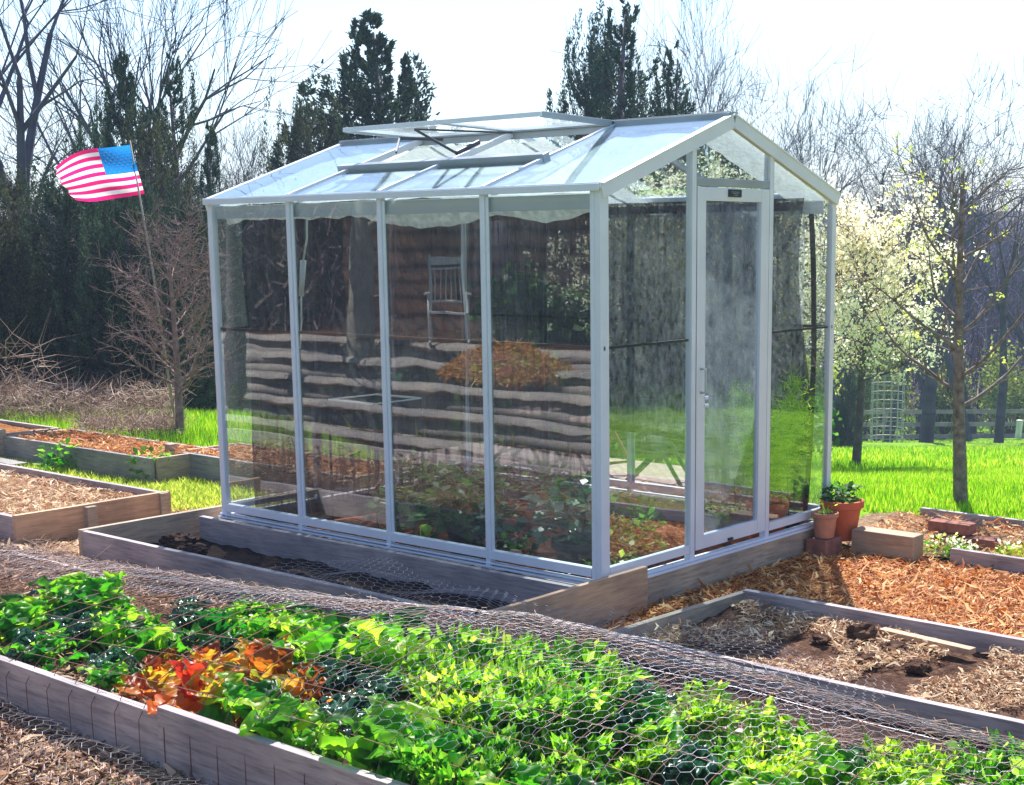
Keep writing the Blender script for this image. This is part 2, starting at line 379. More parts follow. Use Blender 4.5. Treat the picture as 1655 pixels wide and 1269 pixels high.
# ------------------------------------------------------------------ the land
def make_ground():
    rad = np.concatenate([[0.01], np.geomspace(1.2, 340, 110)]); ang = np.linspace(0, 2*np.pi, 181)[:-1]
    A, Rr = np.meshgrid(ang, rad); X = CX + Rr*np.cos(A); Y = CY + Rr*np.sin(A); Z = gz(X, Y)
    bump = np.array([mn.noise(Vector((x*.12, y*.12, 0))) for x, y in zip(X.ravel(), Y.ravel())]).reshape(X.shape)
    Z = Z + bump * np.clip((Rr - 22) / 30., 0, 1.2)*.5
    V = np.stack([X, Y, Z], -1).reshape(-1, 3); n = len(ang); F = []
    i, k = np.meshgrid(np.arange(len(rad)-1), np.arange(n), indexing='ij')
    F = np.stack([i*n+k, (i+1)*n+k, (i+1)*n+(k+1) % n, i*n+(k+1) % n], -1).reshape(-1, 4)
    o = mesh_np('ground', V, F, M['ground'], smooth=True)
    o.data.materials.append(M['hill'])
    mi = (rad[F[:, 0] // n] > 62).astype(np.int32)
    o.data.polygons.foreach_set('material_index', mi)
    tag(o, 'bright green grass field sloping down to the fence', 'ground', kind='structure')
make_ground()
def patch(name, x0, x1, y0, y1, mat, dz, n=(24, 24), amp=.0):
    xs = np.linspace(x0, x1, n[0]); ys = np.linspace(y0, y1, n[1]); X, Y = np.meshgrid(xs, ys, indexing='ij'); Z = gz(X, Y) + dz
    if amp: Z = Z + np.array([mn.noise(Vector((x*3, y*3, 3))) for x, y in zip(X.ravel(), Y.ravel())]).reshape(X.shape)*amp
    i, k = np.meshgrid(np.arange(n[0]-1), np.arange(n[1]-1), indexing='ij'); q = i*n[1]+k
    F = np.stack([q, q+n[1], q+n[1]+1, q+1], -1).reshape(-1, 4)
    return mesh_np(name, np.stack([X, Y, Z], -1).reshape(-1, 3), F, mat, smooth=True)
o = patch('garden_path', .0, 8, -1.25, -.46, M['dark_soil'], .006); tag(o, 'trodden strip between the tunnel and the right straw bed, coloured dark for its shade', 'path', kind='structure')  # dark soil colour stands in for the shade on this strip
o = patch('mulch_path', .0, 8, -.459, 2.15, M['mulch'], .006); tag(o, 'orange shredded wood mulch path right of the greenhouse', 'path', kind='structure')
o = patch('garden_path', -9, -.001, -3.2, .14, M['straw_soil'], .006); tag(o, 'trodden earth and straw path between the raised beds', 'path', kind='structure')
o = patch('front_path', -4, 7, -4.6, -3.201, M['mulch'], .007); tag(o, 'mulched path at the very front', 'path', kind='structure')
o = patch('earth_strip', -4.1, -3.02, .141, 1.25, M['straw_soil'], .006); tag(o, 'bare earth strip behind the far left greenhouse corner', 'path', kind='structure')
o = patch('greenhouse_floor', -2.93, -.03, .03, 2.11, M['floor'], .03, (40, 30), .035); tag(o, 'reddish earth floor inside the greenhouse', 'floor', kind='structure')
m = MB(); m.box(-4.6, 2.78, -.24, -1.72, 3.95, -.155); o = m.build('patio', M['paving'], bevel=.01); tag(o, 'pinkish brick patio behind the greenhouse', 'patio', kind='structure')

def in_rects(n, rects):
    a = np.array([(r[1]-r[0])*(r[3]-r[2]) for r in rects]); w = rng.choice(len(rects), n, p=a/a.sum()); rr = np.array(rects)[w]
    return rr[:, 0] + rng.random(n)*(rr[:, 1]-rr[:, 0]), rr[:, 2] + rng.random(n)*(rr[:, 3]-rr[:, 2])
def chips(name, n, rects, mat, z, label, L=(.02,.07), W=(.0015,.005), tilt=.5, cat='mulch', lift=.012, sel=None):
    x, y = in_rects(n, rects)
    if sel is not None:
        k = sel(x, y); x, y = x[k], y[k]; n = len(x)
    zz = (gz(x, y) if z is None else np.full(n, z)) + rng.random(n)*lift + .006
    a = rng.random(n)*2*np.pi; el = rng.normal(size=n)*tilt*.5; ln = rng.uniform(*L, n); w = rng.uniform(*W, n)
    D = np.stack([np.cos(a)*np.cos(el), np.sin(a)*np.cos(el), np.abs(np.sin(el))], -1)*ln[:, None]
    Wv = np.stack([-np.sin(a), np.cos(a), rng.normal(size=n)*.6], -1)*w[:, None]
    sz = (rng.random(n)**3*1.3 + .55)[:, None]; P = np.stack([x, y, zz], -1); Mid = P + D*.5*sz + Wv*rng.normal(size=n)[:, None]*2.5 + np.array([0, 0, .004])*rng.random(n)[:, None]; E_ = P + D*sz; Wv = Wv*sz
    V = np.stack([P - Wv*.5, P + Wv*.5, Mid + Wv, E_ + Wv*.3, E_ - Wv*.3, Mid - Wv], 1).reshape(-1, 3); b6 = np.arange(n)[:, None]*6
    F = np.concatenate([b6 + np.array([[0, 1, 2, 5]]), b6 + np.array([[5, 2, 3, 4]])])
    o = mesh_np(name, V, F, mat); tag(o, label, cat, kind='stuff'); return o
chips('mulch_chips', 60000, [(.03, 4.6, .56, 2.12), (.03, .42, -.4, .56)], M['chips'], None, 'orange shredded wood mulch strewn over the path beside the greenhouse')
chips('front_mulch_chips', 26000, [(-1.6, 2.0, -3.6, -2.5)], M['chips_dark'], None, 'red brown mulch and straw strewn in front of the planted bed', W=(.002,.006))
chips('path_straw', 34000, [(-8, .4, -1.16, -.88), (-4, -3.1, -.9, .4), (.06, .38, -.85, -.3), (-9, -3.6, -1.18, -.87), (-3.7, -3.0, -.1, 1.2)], M['straw'], None, 'pale straw and wood shreds on the garden path')
chips('far_left_straw', 5000, [(-9, -5.2, .2, .5), (-5, -3.7, .2, .6), (-9.5, -7.5, 2.0, 2.6)], M['straw'], None, 'dry straw among the weeds between the left beds')

def blades(name, n, xy, mat, h, w, label, cat='grass', lean=.5):
    x, y = xy; n = len(x); z = gz(x, y); a = rng.random(n)*2*np.pi; hh = rng.uniform(*h, n)
    D = np.stack([np.cos(a)*lean*rng.random(n), np.sin(a)*lean*rng.random(n), np.ones(n)], -1)*hh[:, None]
    ww = rng.uniform(*w, n); b = rng.random(n)*np.pi; Wv = np.stack([np.cos(b), np.sin(b), np.zeros(n)], -1)*ww[:, None]
    P = np.stack([x, y, z], -1); V = np.stack([P-Wv, P+Wv, P+D], 1).reshape(-1, 3)
    o = mesh_np(name, V, None, mat, tri=np.arange(n*3).reshape(-1, 3)); tag(o, label, cat, kind='stuff'); return o
def polar(n, px, D, pw=1.):
    d = D[0] + (D[1]-D[0])*rng.random(n)**pw; p = rng.uniform(*px, n); l = (p-PX0)/FPX*d*1.03
    return CX + d*HX + l*RX, CY + d*HY + l*RY
def keep(xy, f): k = f(*xy); return xy[0][k], xy[1][k]
nb = lambda x, y: ~((y < 3.28) & (x > -2.97)) & ~((x > -4.7) & (x < -1.65) & (y < 4.0)) & (y > 2.2)
blades('lawn_grass', 0, keep(polar(90000, (880, 1720), (8.4, 17), 1.5), nb), M['grass'], (.03,.075), (.003,.007), 'short vivid green lawn grass right of the greenhouse')
blades('meadow_grass', 0, keep(polar(70000, (600, 1750), (16, 48), 1.3), nb), M['grass'], (.05,.13), (.008,.02), 'sunlit green meadow grass in front of the rail fence')
fl = lambda x, y: ~((x > -7.4) & (x < -2.2) & (y < 1.95)) & (y > 1.1)
blades('left_grass', 0, keep(polar(46000, (-60, 620), (11.6, 16.5), 1.), fl), M['grass'], (.05,.16), (.004,.008), 'tall green grass behind the left raised beds')
blades('bed_edge_weeds', 0, in_rects(17000, [(-9, -4.0, .2, .98), (-5.2, -3.4, .5, 1.3)]), M['weeds'], (.02,.06), (.004,.010), 'yellow green weeds between the left raised beds', 'weeds', 1.2)
# ------------------------------------------------------------------ raised beds
def soil_grid(name, x0, x1, y0, y1, z, amp, mat, parent, res=.03, freq=5, seed=0, mound=0):
    nx = max(3, int((x1-x0)/res)); ny = max(3, int((y1-y0)/res)); xs = np.linspace(x0, x1, nx); ys = np.linspace(y0, y1, ny)
    X, Y = np.meshgrid(xs, ys, indexing='ij')
    Z = np.array([z + amp*(mn.noise(Vector((x*freq, y*freq, seed))) + .5*mn.noise(Vector((x*freq*3, y*freq*3, seed)))) for x, y in zip(X.ravel(), Y.ravel())]).reshape(X.shape)
    Z = Z + mound*np.sin(np.clip((Y-y0)/(y1-y0), 0, 1)*np.pi)
    i, k = np.meshgrid(np.arange(nx-1), np.arange(ny-1), indexing='ij'); q = i*ny+k
    return mesh_np(name, np.stack([X, Y, Z], -1).reshape(-1, 3), np.stack([q, q+ny, q+ny+1, q+1], -1).reshape(-1, 4), mat, parent, True)
def board(parent, a, b, z0, z1, th=.038, mat='wood', seg=None, label=None):
    """plank from a to b (xy), its ends slightly uneven"""
    m = MB(); a = Vector((*a, 0)); b = Vector((*b, 0)); d = (b-a); L = d.length; d.normalize(); s = Vector((-d.y, d.x, 0))*th/2
    n = max(2, int(L/.35)); vs = []; fs = []
    for i in range(n+1):
        p = a + d*L*i/n; w = .006*mn.noise(Vector((p.x*1.5, p.y*1.5, z1*9+.3)))
        q = .004*mn.noise(Vector((p.x*2.1, p.y*2, 7.3))); o = Vector((-d.y, d.x, 0))*w
        vs += [p - s + o + Vector((0,0,z0)), p + s + o + Vector((0,0,z0)), p + s + o + Vector((0,0,z1+q)), p - s + o + Vector((0,0,z1+q))]
        if i: k = (i-1)*4; fs += [(k, k+4, k+5, k+1), (k+1, k+5, k+6, k+2), (k+2, k+6, k+7, k+3), (k+3, k+7, k+4, k)]
    fs += [(0, 1, 2, 3), (n*4+3, n*4+2, n*4+1, n*4)]
    m.add(vs, fs); o = m.build('board', M[mat], parent, bevel=.003)
    if label: o['label'] = label
    return o
def post(parent, x, y, z0, z1, w=.07, mat='wood_y'):
    m = MB(); m.box(x-w/2, y-w/2, z0, x+w/2, y+w/2, z1); return m.build('corner_post', M[mat], parent, bevel=.004)

# planted bed in front
B1 = empty('raised_bed', (0, -1.85, -.2)); tag(B1, 'long raised bed of weathered boards at the front, full of leafy greens', 'raised bed')
def rel(o, parent):        # children are modelled in world space
    for c in o: c.matrix_parent_inverse = parent.matrix_world.inverted()
def under(root):
    bpy.context.view_layer.update()
    inv = root.matrix_world.inverted()
    for c in kids(root): c.matrix_parent_inverse = inv
board(B1, (-6.2, -2.47), (.06, -2.47), -.22, 0.0); board(B1, (.065, -2.485), (1.75, -2.485), -.22, .035); board(B1, (1.76, -2.47), (5.5, -2.47), -.22, .0)
board(B1, (-6.2, -1.19), (-.9, -1.19), -.22, -.09); board(B1, (-.89, -1.185), (4.6, -1.175), -.22, -.085)
soil_grid('bed_soil', -6.2, 5.4, -2.45, -1.21, -.095, .03, M['soil'], B1, .045, mound=.03)
under(B1)
chips('bed_straw', 12000, [(-5.5, 1.3, -2.43, -1.22)], M['chips_dark'], -.085, 'orange wood shreds lying on the soil of the front bed', lift=.06)

# narrow shaded bed against the glass
B2 = empty('raised_bed', (-1.5, -.5, -.2)); tag(B2, 'narrow empty shaded raised bed along the long glass wall', 'raised bed')
board(B2, (-3.08, -.85), (.03, -.85), -.22, 0.0); board(B2, (-2.98, -.135), (.03, -.135), -.22, -.012)
board(B2, (-3.10, -.87), (-3.10, .12), -.22, .004, mat='wood_y')
board(B2, (.055, -.93), (.055, .27), -.22, .03, .03, 'wood_tan', label='fresh tan plank closing the bed at the near corner')
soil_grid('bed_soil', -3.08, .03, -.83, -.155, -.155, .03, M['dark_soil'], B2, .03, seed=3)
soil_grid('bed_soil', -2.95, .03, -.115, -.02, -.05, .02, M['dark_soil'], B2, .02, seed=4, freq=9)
under(B2)

# empty bed at the right, in front of the door
B3 = empty('raised_bed', (2.5, .05, -.2)); tag(B3, 'low raised bed of turned straw covered soil at the right front', 'raised bed')
board(B3, (.42, -.45), (5.2, -.52), -.22, -.09); board(B3, (.44, .56), (5.2, .49), -.22, -.085); board(B3, (.40, -.47), (.44, .58), -.22, -.095, mat='wood_y')
soil_grid('bed_soil', .44, 5.1, -.48, .53, -.165, .035, M['soil'], B3, .03, seed=5)
under(B3)
chips('bed_mulch', 36000, [(.46, 4.4, -.46, .51)], M['straw'], -.16, 'dry straw and shreds covering the right empty bed', lift=.03, L=(.012, .042), W=(.001, .0035), sel=lambda x, y: np.array([mn.noise(Vector((a*2.2, b*2.2, 5))) > -.08 for a, b in zip(x, y)]))

# flower bed beyond the orange path
B4 = empty('raised_bed', (2, 2.7, -.2)); tag(B4, 'weedy flower bed beside the lawn behind the timber block', 'raised bed')
board(B4, (.02, 3.28), (4.6, 3.18), -.22, -.125); board(B4, (.78, 2.13), (4.6, 2.05), -.22, -.10)
soil_grid('bed_soil', -.3, 4.5, 2.2, 3.24, -.18, .035, M['straw_soil'], B4, .035, seed=6)
under(B4)
chips('flower_bed_chips', 9000, [(.0, 4.2, 2.2, 3.2)], M['chips'], -.17, 'red brown wood shreds in the flower bed by the lawn', lift=.03)
blades('flower_bed_weeds', 0, in_rects(9000, [(.95, 3.2, 2.15, 2.75)]), M['weeds'], (.03,.09), (.005,.012), 'low green weeds along the board of the flower bed', 'weeds', 1.2)

# large bed at the left
B5 = empty('raised_bed', (-6.5, -.35, -.2)); tag(B5, 'wide raised bed of pale boards at the left, mulched and empty', 'raised bed')
board(B5, (-10.5, -.87), (-3.80, -.87), -.22, -.0, mat='wood'); board(B5, (-10.5, .17), (-3.84, .17), -.22, -.0)
board(B5, (-3.78, -.89), (-3.78, .19), -.22, .012, mat='wood_tan', label='sunlit tan end board'); 
m = MB(); m.box(-3.758, -.44, -.2, -3.72, -.37, .0); m.build('stake', M['wood_y'], B5, bevel=.003); m = MB(); m.box(-3.758, .10, -.2, -3.735, .16, .01); m.build('stake', M['wood_y'], B5, bevel=.003)
soil_grid('bed_soil', -10.4, -3.8, -.85, .15, -.075, .03, M['straw_soil'], B5, .05, seed=8)
under(B5)
chips('left_bed_straw', 26000, [(-9.5, -3.81, -.84, .14)], M['straw'], -.07, 'reddish straw and shreds covering the large left bed', lift=.03)
# two beds further back
for k, (x0, x1, y0, y1, lab) in enumerate([(-7.35, -5.2, 1.02, 1.62, 'weathered raised bed at the far left filled with red mulch'), (-5.38, -3.3, 1.36, 1.95, 'raised bed partly hidden behind the far greenhouse corner'),
                                           (-9.6, -7.5, 1.0, 1.6, 'grey board edged bed cut by the left edge of the photo')]):
    b = empty('raised_bed', ((x0+x1)/2, (y0+y1)/2, -.2)); tag(b, lab, 'raised bed')
    board(b, (x0, y0), (x1, y0), -.22, 0, mat='wood_grey'); board(b, (x0, y1), (x1, y1), -.22, .0); board(b, (x0, y0+.03), (x0, y1-.03), -.22, .0, mat='wood_y'); board(b, (x1, y0+.03), (x1, y1-.03), -.22, .0, mat='wood_y')
    post(b, x0-.03, y0-.03, -.2, .06)
    soil_grid('bed_soil', x0+.02, x1-.02, y0+.02, y1-.02, -.03, .02, M['mulch'], b, .05, seed=k+11)
    under(b)
chips('far_bed_chips', 9000, [(-7.3, -5.25, 1.05, 1.6), (-5.3, -3.4, 1.4, 1.9)], M['chips'], -.03, 'orange mulch chips in the two far left beds', lift=.03)

# ------------------------------------------------------------------ greenhouse
GL, GW, GH, GR = 2.96, 2.142, 1.84, 2.211
PO = .739; JB = 1.449
def rz_(y): return GH + (GR-GH)*(1 - abs(y-GW/2)/(GW/2))
G = empty('greenhouse', (-GL/2, GW/2, -.2)); tag(G, 'small glass greenhouse with white aluminium frame and pitched roof', 'greenhouse')
def part(m, name, mat, bevel=.002, parent=None, **k): return m.build(name, M[mat], parent or G, bevel=bevel, **k)
MX = [0, -.74, -1.48, -2.22, -GL]
# corner posts
for x, y in ((0, 0), (0, GW), (-GL, 0), (-GL, GW)):
    m = MB(); sx = -1 if x == 0 else 1; sy = 1 if y == 0 else -1
    w = .062 if (x, y) == (0, 0) else .045
    m.box(min(x, x+sx*.035), min(y, y+sy*w), -.03, max(x, x+sx*.035), max(y, y+sy*w), GH-.01)
    m.box(min(x+sx*.036, x+sx*w), min(y, y+sy*.03), -.03, max(x+sx*.036, x+sx*w), max(y, y+sy*.03), GH-.012)
    for z in np.arange(.25, 1.8, .31): m.tube([(x+sx*.018, y-sy*.003, z), (x+sx*.018, y+sy*.004, z)], .005, 6)
    part(m, 'corner_post', 'alu')
# side mullions, both long walls
for y, s in ((0, 1), (GW, -1)):
    for x in MX[1:4]:
        m = MB(); m.box(x-.015, min(y-.006*s, y+.03*s), -.03, x+.015, max(y-.006*s, y+.03*s), GH-.01)
        m.box(x+.016, min(y+.004*s, y+.012*s), .0, x+.034, max(y+.004*s, y+.012*s), GH-.03)
        for z in np.arange(.2, 1.8, .27): m.tube([(x, y-.010*s, z), (x, y, z)], .0045, 6)
        part(m, 'mullion', 'alu')
    m = MB(); yy = sorted((y-.004*s, y+.035*s)); m.box(-GL+.046, yy[0], .005, -.064, yy[1], .05); part(m, 'bottom_rail', 'alu')
    m = MB()
    for dz, dy in ((-.012, -.012), (-.028, -.026)): q = sorted((y+dy*s, y+.03*s)); m.box(-GL-.01, q[0], dz-.008, -.0+.005, q[1], dz)
    part(m, 'sill_track', 'alu')
    q = sorted((y-.015*s, y+.03*s)); m = MB(); m.box(-GL-.02, q[0], GH-.008, .012, q[1], GH+.018); m.box(-GL-.01, min(y-.022*s, y-.016*s), GH-.02, .008, max(y-.022*s, y-.016*s), GH+.012)
    part(m, 'eave_rail', 'alu')
    m = MB(); q = sorted((y+.032*s, y+.045*s)); m.box(-GL+.05, q[0], GH-.10, -.066, q[1], GH-.03); part(m, 'eave_beam', 'alu')
    m = MB(); m.bar((-GL, y+.028*s, 1.1), (0, y+.028*s, 1.1), .012, .018); part(m, 'brace_rod', 'black', 0)
# gable frames at both ends
for x, s in ((0, -1), (-GL, 1)):
    for y in (PO, JB):
        m = MB(); m.box(min(x-.004*s, x+.036*s), y-.018, -.03, max(x-.004*s, x+.036*s), y+.018, rz_(y)-.035); part(m, 'door_jamb', 'alu')
        m = MB(); m.box(min(x+.0, x+.02*s), y+.0185, -.03, max(x, x+.02*s), y+.025, rz_(y)-.05); part(m, 'rubber_seal', 'rubber', 0)
    m = MB(); q = sorted((x, x+.03*s)); m.box(q[0], PO+.026, 1.862, q[1], JB-.019, 1.902); part(m, 'transom', 'alu_grey' if x == 0 else 'alu')
    for y0, y1 in ((.064, PO-.02), (JB+.026, GW-.047)):
        m = MB(); m.box(q[0], y0, .005, q[1], y1, .05); part(m, 'bottom_rail', 'alu')
        m = MB(); m.bar((x+.02*s, y0, 1.1), (x+.02*s, y1, 1.1), .010, .012); part(m, 'brace_rod', 'black', 0)
    m = MB(); q2 = sorted((x-.012*s, x+.03*s)); m.box(q2[0], 0.0, -.036, q2[1], GW, -.022); m.box(min(x-.026*s, x+.02*s), 0, -.05, max(x-.026*s, x+.02*s), GW, -.038); part(m, 'sill_track', 'alu')
    for y0, y1 in ((0, GW/2), (GW, GW/2)):
        a = Vector((x-.002*s, y0, GH-.025)); b = Vector((x-.002*s, y1-(.004 if y0 == 0 else -.004), GR-.025))
        m = MB(); m.bar(a, b, .03, .062); part(m, 'gable_rafter', 'alu')
        m = MB(); m.bar(a + Vector((0,0,.036)), b + Vector((0,0,.036)), .042, .010); part(m, 'roof_edge_trim', 'alu')
# mid rafters
def roofz(y, off=0): return rz_(y) + off
for x in MX[1:4]:
    for y0 in (0, GW):
        m = MB(); m.bar((x, y0, GH+.008), (x, GW/2, GR+.0), .022, .034); part(m, 'rafter', 'alu')
m = MB(); m.box(-GL-.015, GW/2-.03, GR+.0, .015, GW/2+.03, GR+.026); m.box(-GL, GW/2-.038, GR-.04, .004, GW/2-.031, GR+.02); part(m, 'ridge_cap', 'alu_grey')
# glazing
def pane(name, vs, mat, thick, axis, parent=None):
    m = MB(); n = len(vs); t = Vector(axis)*thick; top = [Vector(v)+t for v in vs]
    fs = [tuple(range(n))[::-1], tuple(range(n, 2*n))] + [(i, (i+1) % n, n+(i+1) % n, n+i) for i in range(n)]
    m.add([Vector(v) for v in vs]+top, fs); return m.build(name, M[mat], parent or G)
for y, s in ((0.012, 1), (GW-.012, -1)):
    for i in range(4):
        a, b = MX[i]-(.037 if i == 0 else .0155), MX[i+1]+(.0155 if i < 3 else .037)
        pane('glass_pane', [(a, y, .03), (b, y, .03), (b, y, GH-.01), (a, y, GH-.01)], 'glass', .003, (0, s, 0))
for x, s in ((-.012, -1), (-GL+.012, 1)):
    for y0, y1 in ((.037, PO-.018), (JB+.026, GW-.037)):
        pane('glass_pane', [(x, y0, .03), (x, y1, .03), (x, y1, rz_(y1)-.055), (x, y0, rz_(y0)-.055)], 'glass', .003, (s, 0, 0))
    pane('glass_pane', [(x, PO+.02, 1.88), (x, JB-.018, 1.88), (x, JB-.018, rz_(JB)-.055), (x, GW/2, GR-.055), (x, PO+.02, rz_(PO)-.055)], 'glass', .003, (s, 0, 0))
nf = Vector((0, -(GR-GH), GW/2)).normalized(); nbk = Vector((0, (GR-GH), GW/2)).normalized()
VY0 = .46
for i in range(4):
    a, b = MX[i]-.012, MX[i+1]+.012
    yt = GW/2-.032 if i in (0, 3) else VY0
    pane('roof_pane', [(a, .0, rz_(0)+.012), (b, .0, rz_(0)+.012), (b, yt, rz_(yt)+.012), (a, yt, rz_(yt)+.012)], 'roof_glass', .003, nf)
    pane('roof_pane', [(a, GW, rz_(0)+.012), (b, GW, rz_(0)+.012), (b, GW/2+.032, rz_(GW/2+.032)+.012), (a, GW/2+.032, rz_(GW/2+.032)+.012)], 'roof_glass', .003, nbk)
m = MB(); z = rz_(VY0)+.022; m.bar((-2.30, VY0, z), (-.72, VY0, z), .05, .038, nf); part(m, 'vent_sill', 'alu_grey')
m = MB(); m.bar((-2.28, VY0-.02, z-.030), (-.73, VY0-.02, z-.030), .03, .012, nf); part(m, 'vent_seal', 'rubber', 0)
# open roof vent hinged at the ridge
V_ = m = None
vy, vz, hy, hz = .44, 2.232, GW/2-.04, GR+.008
hd = (Vector((0, hy, hz)) - Vector((0, vy, vz)))
fr = MB(); fr.bar((-2.24, vy, vz), (-.735, vy, vz), .014, .024)
vent = fr.build('roof_vent', M['alu'], G, bevel=.002); vent['label'] = 'raised roof vent with glass, hinged at the ridge'
for x in (-2.23, -.745):
    m = MB(); m.bar((x, vy+.01, vz), (x, hy, hz), .02, .030); m.build('vent_side', M['alu_grey'], vent, bevel=.002)
m = MB(); m.bar((-2.24, hy, hz), (-.735, hy, hz), .03, .02); m.build('hinge_rail', M['alu_grey'], vent)
m = MB(); m.bar((-1.485, vy+.01, vz), (-1.485, hy, hz), .018, .018); m.build('vent_bar', M['alu_grey'], vent)
pane('vent_glass', [(-2.22, vy+.01, vz-.004), (-.755, vy+.01, vz-.004), (-.755, hy-.015, hz-.004), (-2.22, hy-.015, hz-.004)], 'vent_glass', .003, (0, 0, 1), vent)
for x in (-1.50,):
    m = MB(); m.bar((x, .60, rz_(.6)+.03), (x-.22, .50, vz-.02), .010, .014); m.bar((x-.22, .50, vz-.02), (x+.12, .93, rz_(.93)+.035), .008, .010); m.tube([(x, .60, rz_(.6)+.03), (x, .78, rz_(.78)+.035)], .014, 8); m.build('vent_arm', M['alu_dark'], vent)
m = MB(); m.bar((-2.16, .80, hz-.02), (-1.93, .93, hz-.03), .012, .018); m.bar((-2.16, .80, hz-.02), (-2.0, .62, rz_(.62)+.05), .010, .012); m.build('vent_arm', M['alu_dark'], vent)
# door
D_ = MB(); y0, y1 = PO+.028, JB-.021
D_.box(-.028, y0, .012, .003, y0+.075, 1.858); D_.box(-.028, y1-.075, .012, .003, y1, 1.858)
D_.box(-.027, y0+.0755, 1.79, .0025, y1-.0755, 1.857); D_.box(-.027, y0+.0755, .012, .0025, y1-.0755, .085)
door = D_.build('door', M['alu'], G, bevel=.003)
pane('door_glass', [(-.014, y0+.07, .08), (-.014, y1-.07, .08), (-.014, y1-.07, 1.795), (-.014, y0+.07, 1.795)], 'door_glass', .003, (-1, 0, 0), door)
m = MB(); m.box(.0036, 1.035, 1.812, .010, 1.150, 1.850); pl = m.build('name_plate', M['black'], door)
m = MB()
for k in range(3): m.box(.0105, 1.055+k*.012, 1.836-.008*k, .0112, 1.125-k*.006, 1.838-.008*k)
m.build('plate_lettering', M['alu_grey'], pl)
m = MB(); m.tube([(.004, y0+.035, .83), (.035, y0+.035, .83), (.035, y0+.035, .95), (.004, y0+.035, .95)], .007, 8); m.build('handle', M['alu_grey'], door)
for z in (.76, .80): 
    m = MB(); m.tube([(.003, y0+.07, z), (.012, y0+.09, z)], .010, 8); m.build('latch', M['alu'], door)
m = MB(); m.box(.0035, 1.06, .018, .014, 1.10, .032); m.build('threshold_catch', M['black'], door)
# foundation timbers
m = MB(); m.box(-.055, .0, -.21, .02, GW+.02, -.052); part(m, 'base_timber', 'wood_y', .004)
m = MB(); m.box(-GL, -.016, -.21, -.056, .05, -.052); part(m, 'base_timber', 'wood', .004)
m = MB(); m.box(-GL, GW-.05, -.21, -.056, GW+.02, -.052); part(m, 'base_timber', 'wood', .004)
m = MB(); m.box(-GL-.06, -.016, -.21, -GL-.001, GW+.02, -.052); part(m, 'base_timber', 'wood_y', .004)
under(G)

# films and netting hung inside
def sheet(name, fn, nu, nv, mat, label, cat):
    u = np.linspace(0, 1, nu); v = np.linspace(0, 1, nv); V = np.array([fn(a, b) for a in u for b in v])
    i, k = np.meshgrid(np.arange(nu-1), np.arange(nv-1), indexing='ij'); q = i*nv+k
    o = mesh_np(name, V, np.stack([q, q+nv, q+nv+1, q+1], -1).reshape(-1, 4), mat, smooth=True); tag(o, label, cat); return o
def ns_(x, y, z=0): return mn.noise(Vector((x, y, z)))
def f_(u, v):
    x = -GL+.05+u*(GL-.10); y = .05+v*(GW/2-.08); return (x, y, rz_(y)-.035-.025*abs(ns_(x*3, y*5)))
sheet('bubble_wrap_ceiling', lambda u, v: (f_(u, v) if not (-2.24 < f_(u, v)[0] < -.72 and f_(u, v)[1] > VY0) else (f_(u, v)[0], VY0 + (f_(u, v)[1]-VY0)*.02, rz_(VY0)-.05)), 60, 24, M['bubble'], 'white bubble wrap sheet under the front slope of the greenhouse roof', 'bubble wrap')
def b_(u, v):
    x = -.30+u*.26; y = GW-.05-v*(GW/2-.08); return (x, y, rz_(y)-.035-.025*abs(ns_(x*3, y*5, 2)))
sheet('bubble_wrap_ceiling', lambda u, v: (-GL+.05+u*1.62, GW-.05-v*(GW/2-.08), rz_(GW-.05-v*(GW/2-.08))-.035-.02*abs(ns_(u*5, v*5, 2))), 30, 20, M['bubble'], 'wide white bubble wrap sheet under the far part of the rear roof slope', 'bubble wrap')
sheet('bubble_wrap_ceiling', b_, 8, 20, M['bubble'], 'narrow white bubble wrap strip under the rear slope by the gable', 'bubble wrap')
def hang(u, v):
    x = -GL+.06+u*(GL-.12); dr = .02 + .06*max(0, math.sin(x*3.1-.9)) + .05*max(0, 1-abs(x+.42)/.33) + .02*ns_(x*9, 1)
    return (x, .075+.03*v+.012*ns_(x*14, v*3), GH-.09 - v*dr)
sheet('bubble_wrap_edge', hang, 120, 5, M['bubble'], 'sagging loose edge of bubble wrap under the front eave', 'bubble wrap')
def sc_(u, v):
    x0_ = -2.86 + u*2.72; zb = float(np.interp(x0_, [-1.8, -1.7, -1.0, -.85], [-.1, .40, .36, -.1])); z = zb + v*(1.83-zb); x = -2.86 + u*(2.72 + .05*math.sin(z*3.2)); return (x, GW-.075+.015*math.sin(x*9)+.01*ns_(x*2, z*2), z)
sheet('shade_cloth', sc_, 60, 16, M['shade'], 'dark shade netting hung inside the rear glass wall', 'shade cloth')
sheet('shade_cloth', lambda u, v: (-GL+.08+.012*math.sin(u*20), .19+.04*ns_(v*3, 2)+u*(GW-.30), -.1+v*1.9), 40, 12, M['shade'], 'dark shade netting hung inside the far left end wall', 'shade cloth')
sheet('bubble_wrap_wall', lambda u, v: (-1.72+u*1.58, GW-.11+.012*ns_(u*12, v*9), (.42+.02*math.sin(u*9)) + v*(1.34-.02*math.sin(u*9))), 60, 40, M['bubble_wall'], 'hazy bubble wrap lining standing in front of the rear netting', 'bubble wrap')
sheet('black_strap', lambda u, v: (-.135+.05*math.sin(v*2.6+.2)-.015+u*.035, GW-.085+.006*ns_(v*4, 0), .0+v*1.74), 2, 30, M['black'], 'black wavy strip hanging down inside the rear right corner', 'strip')
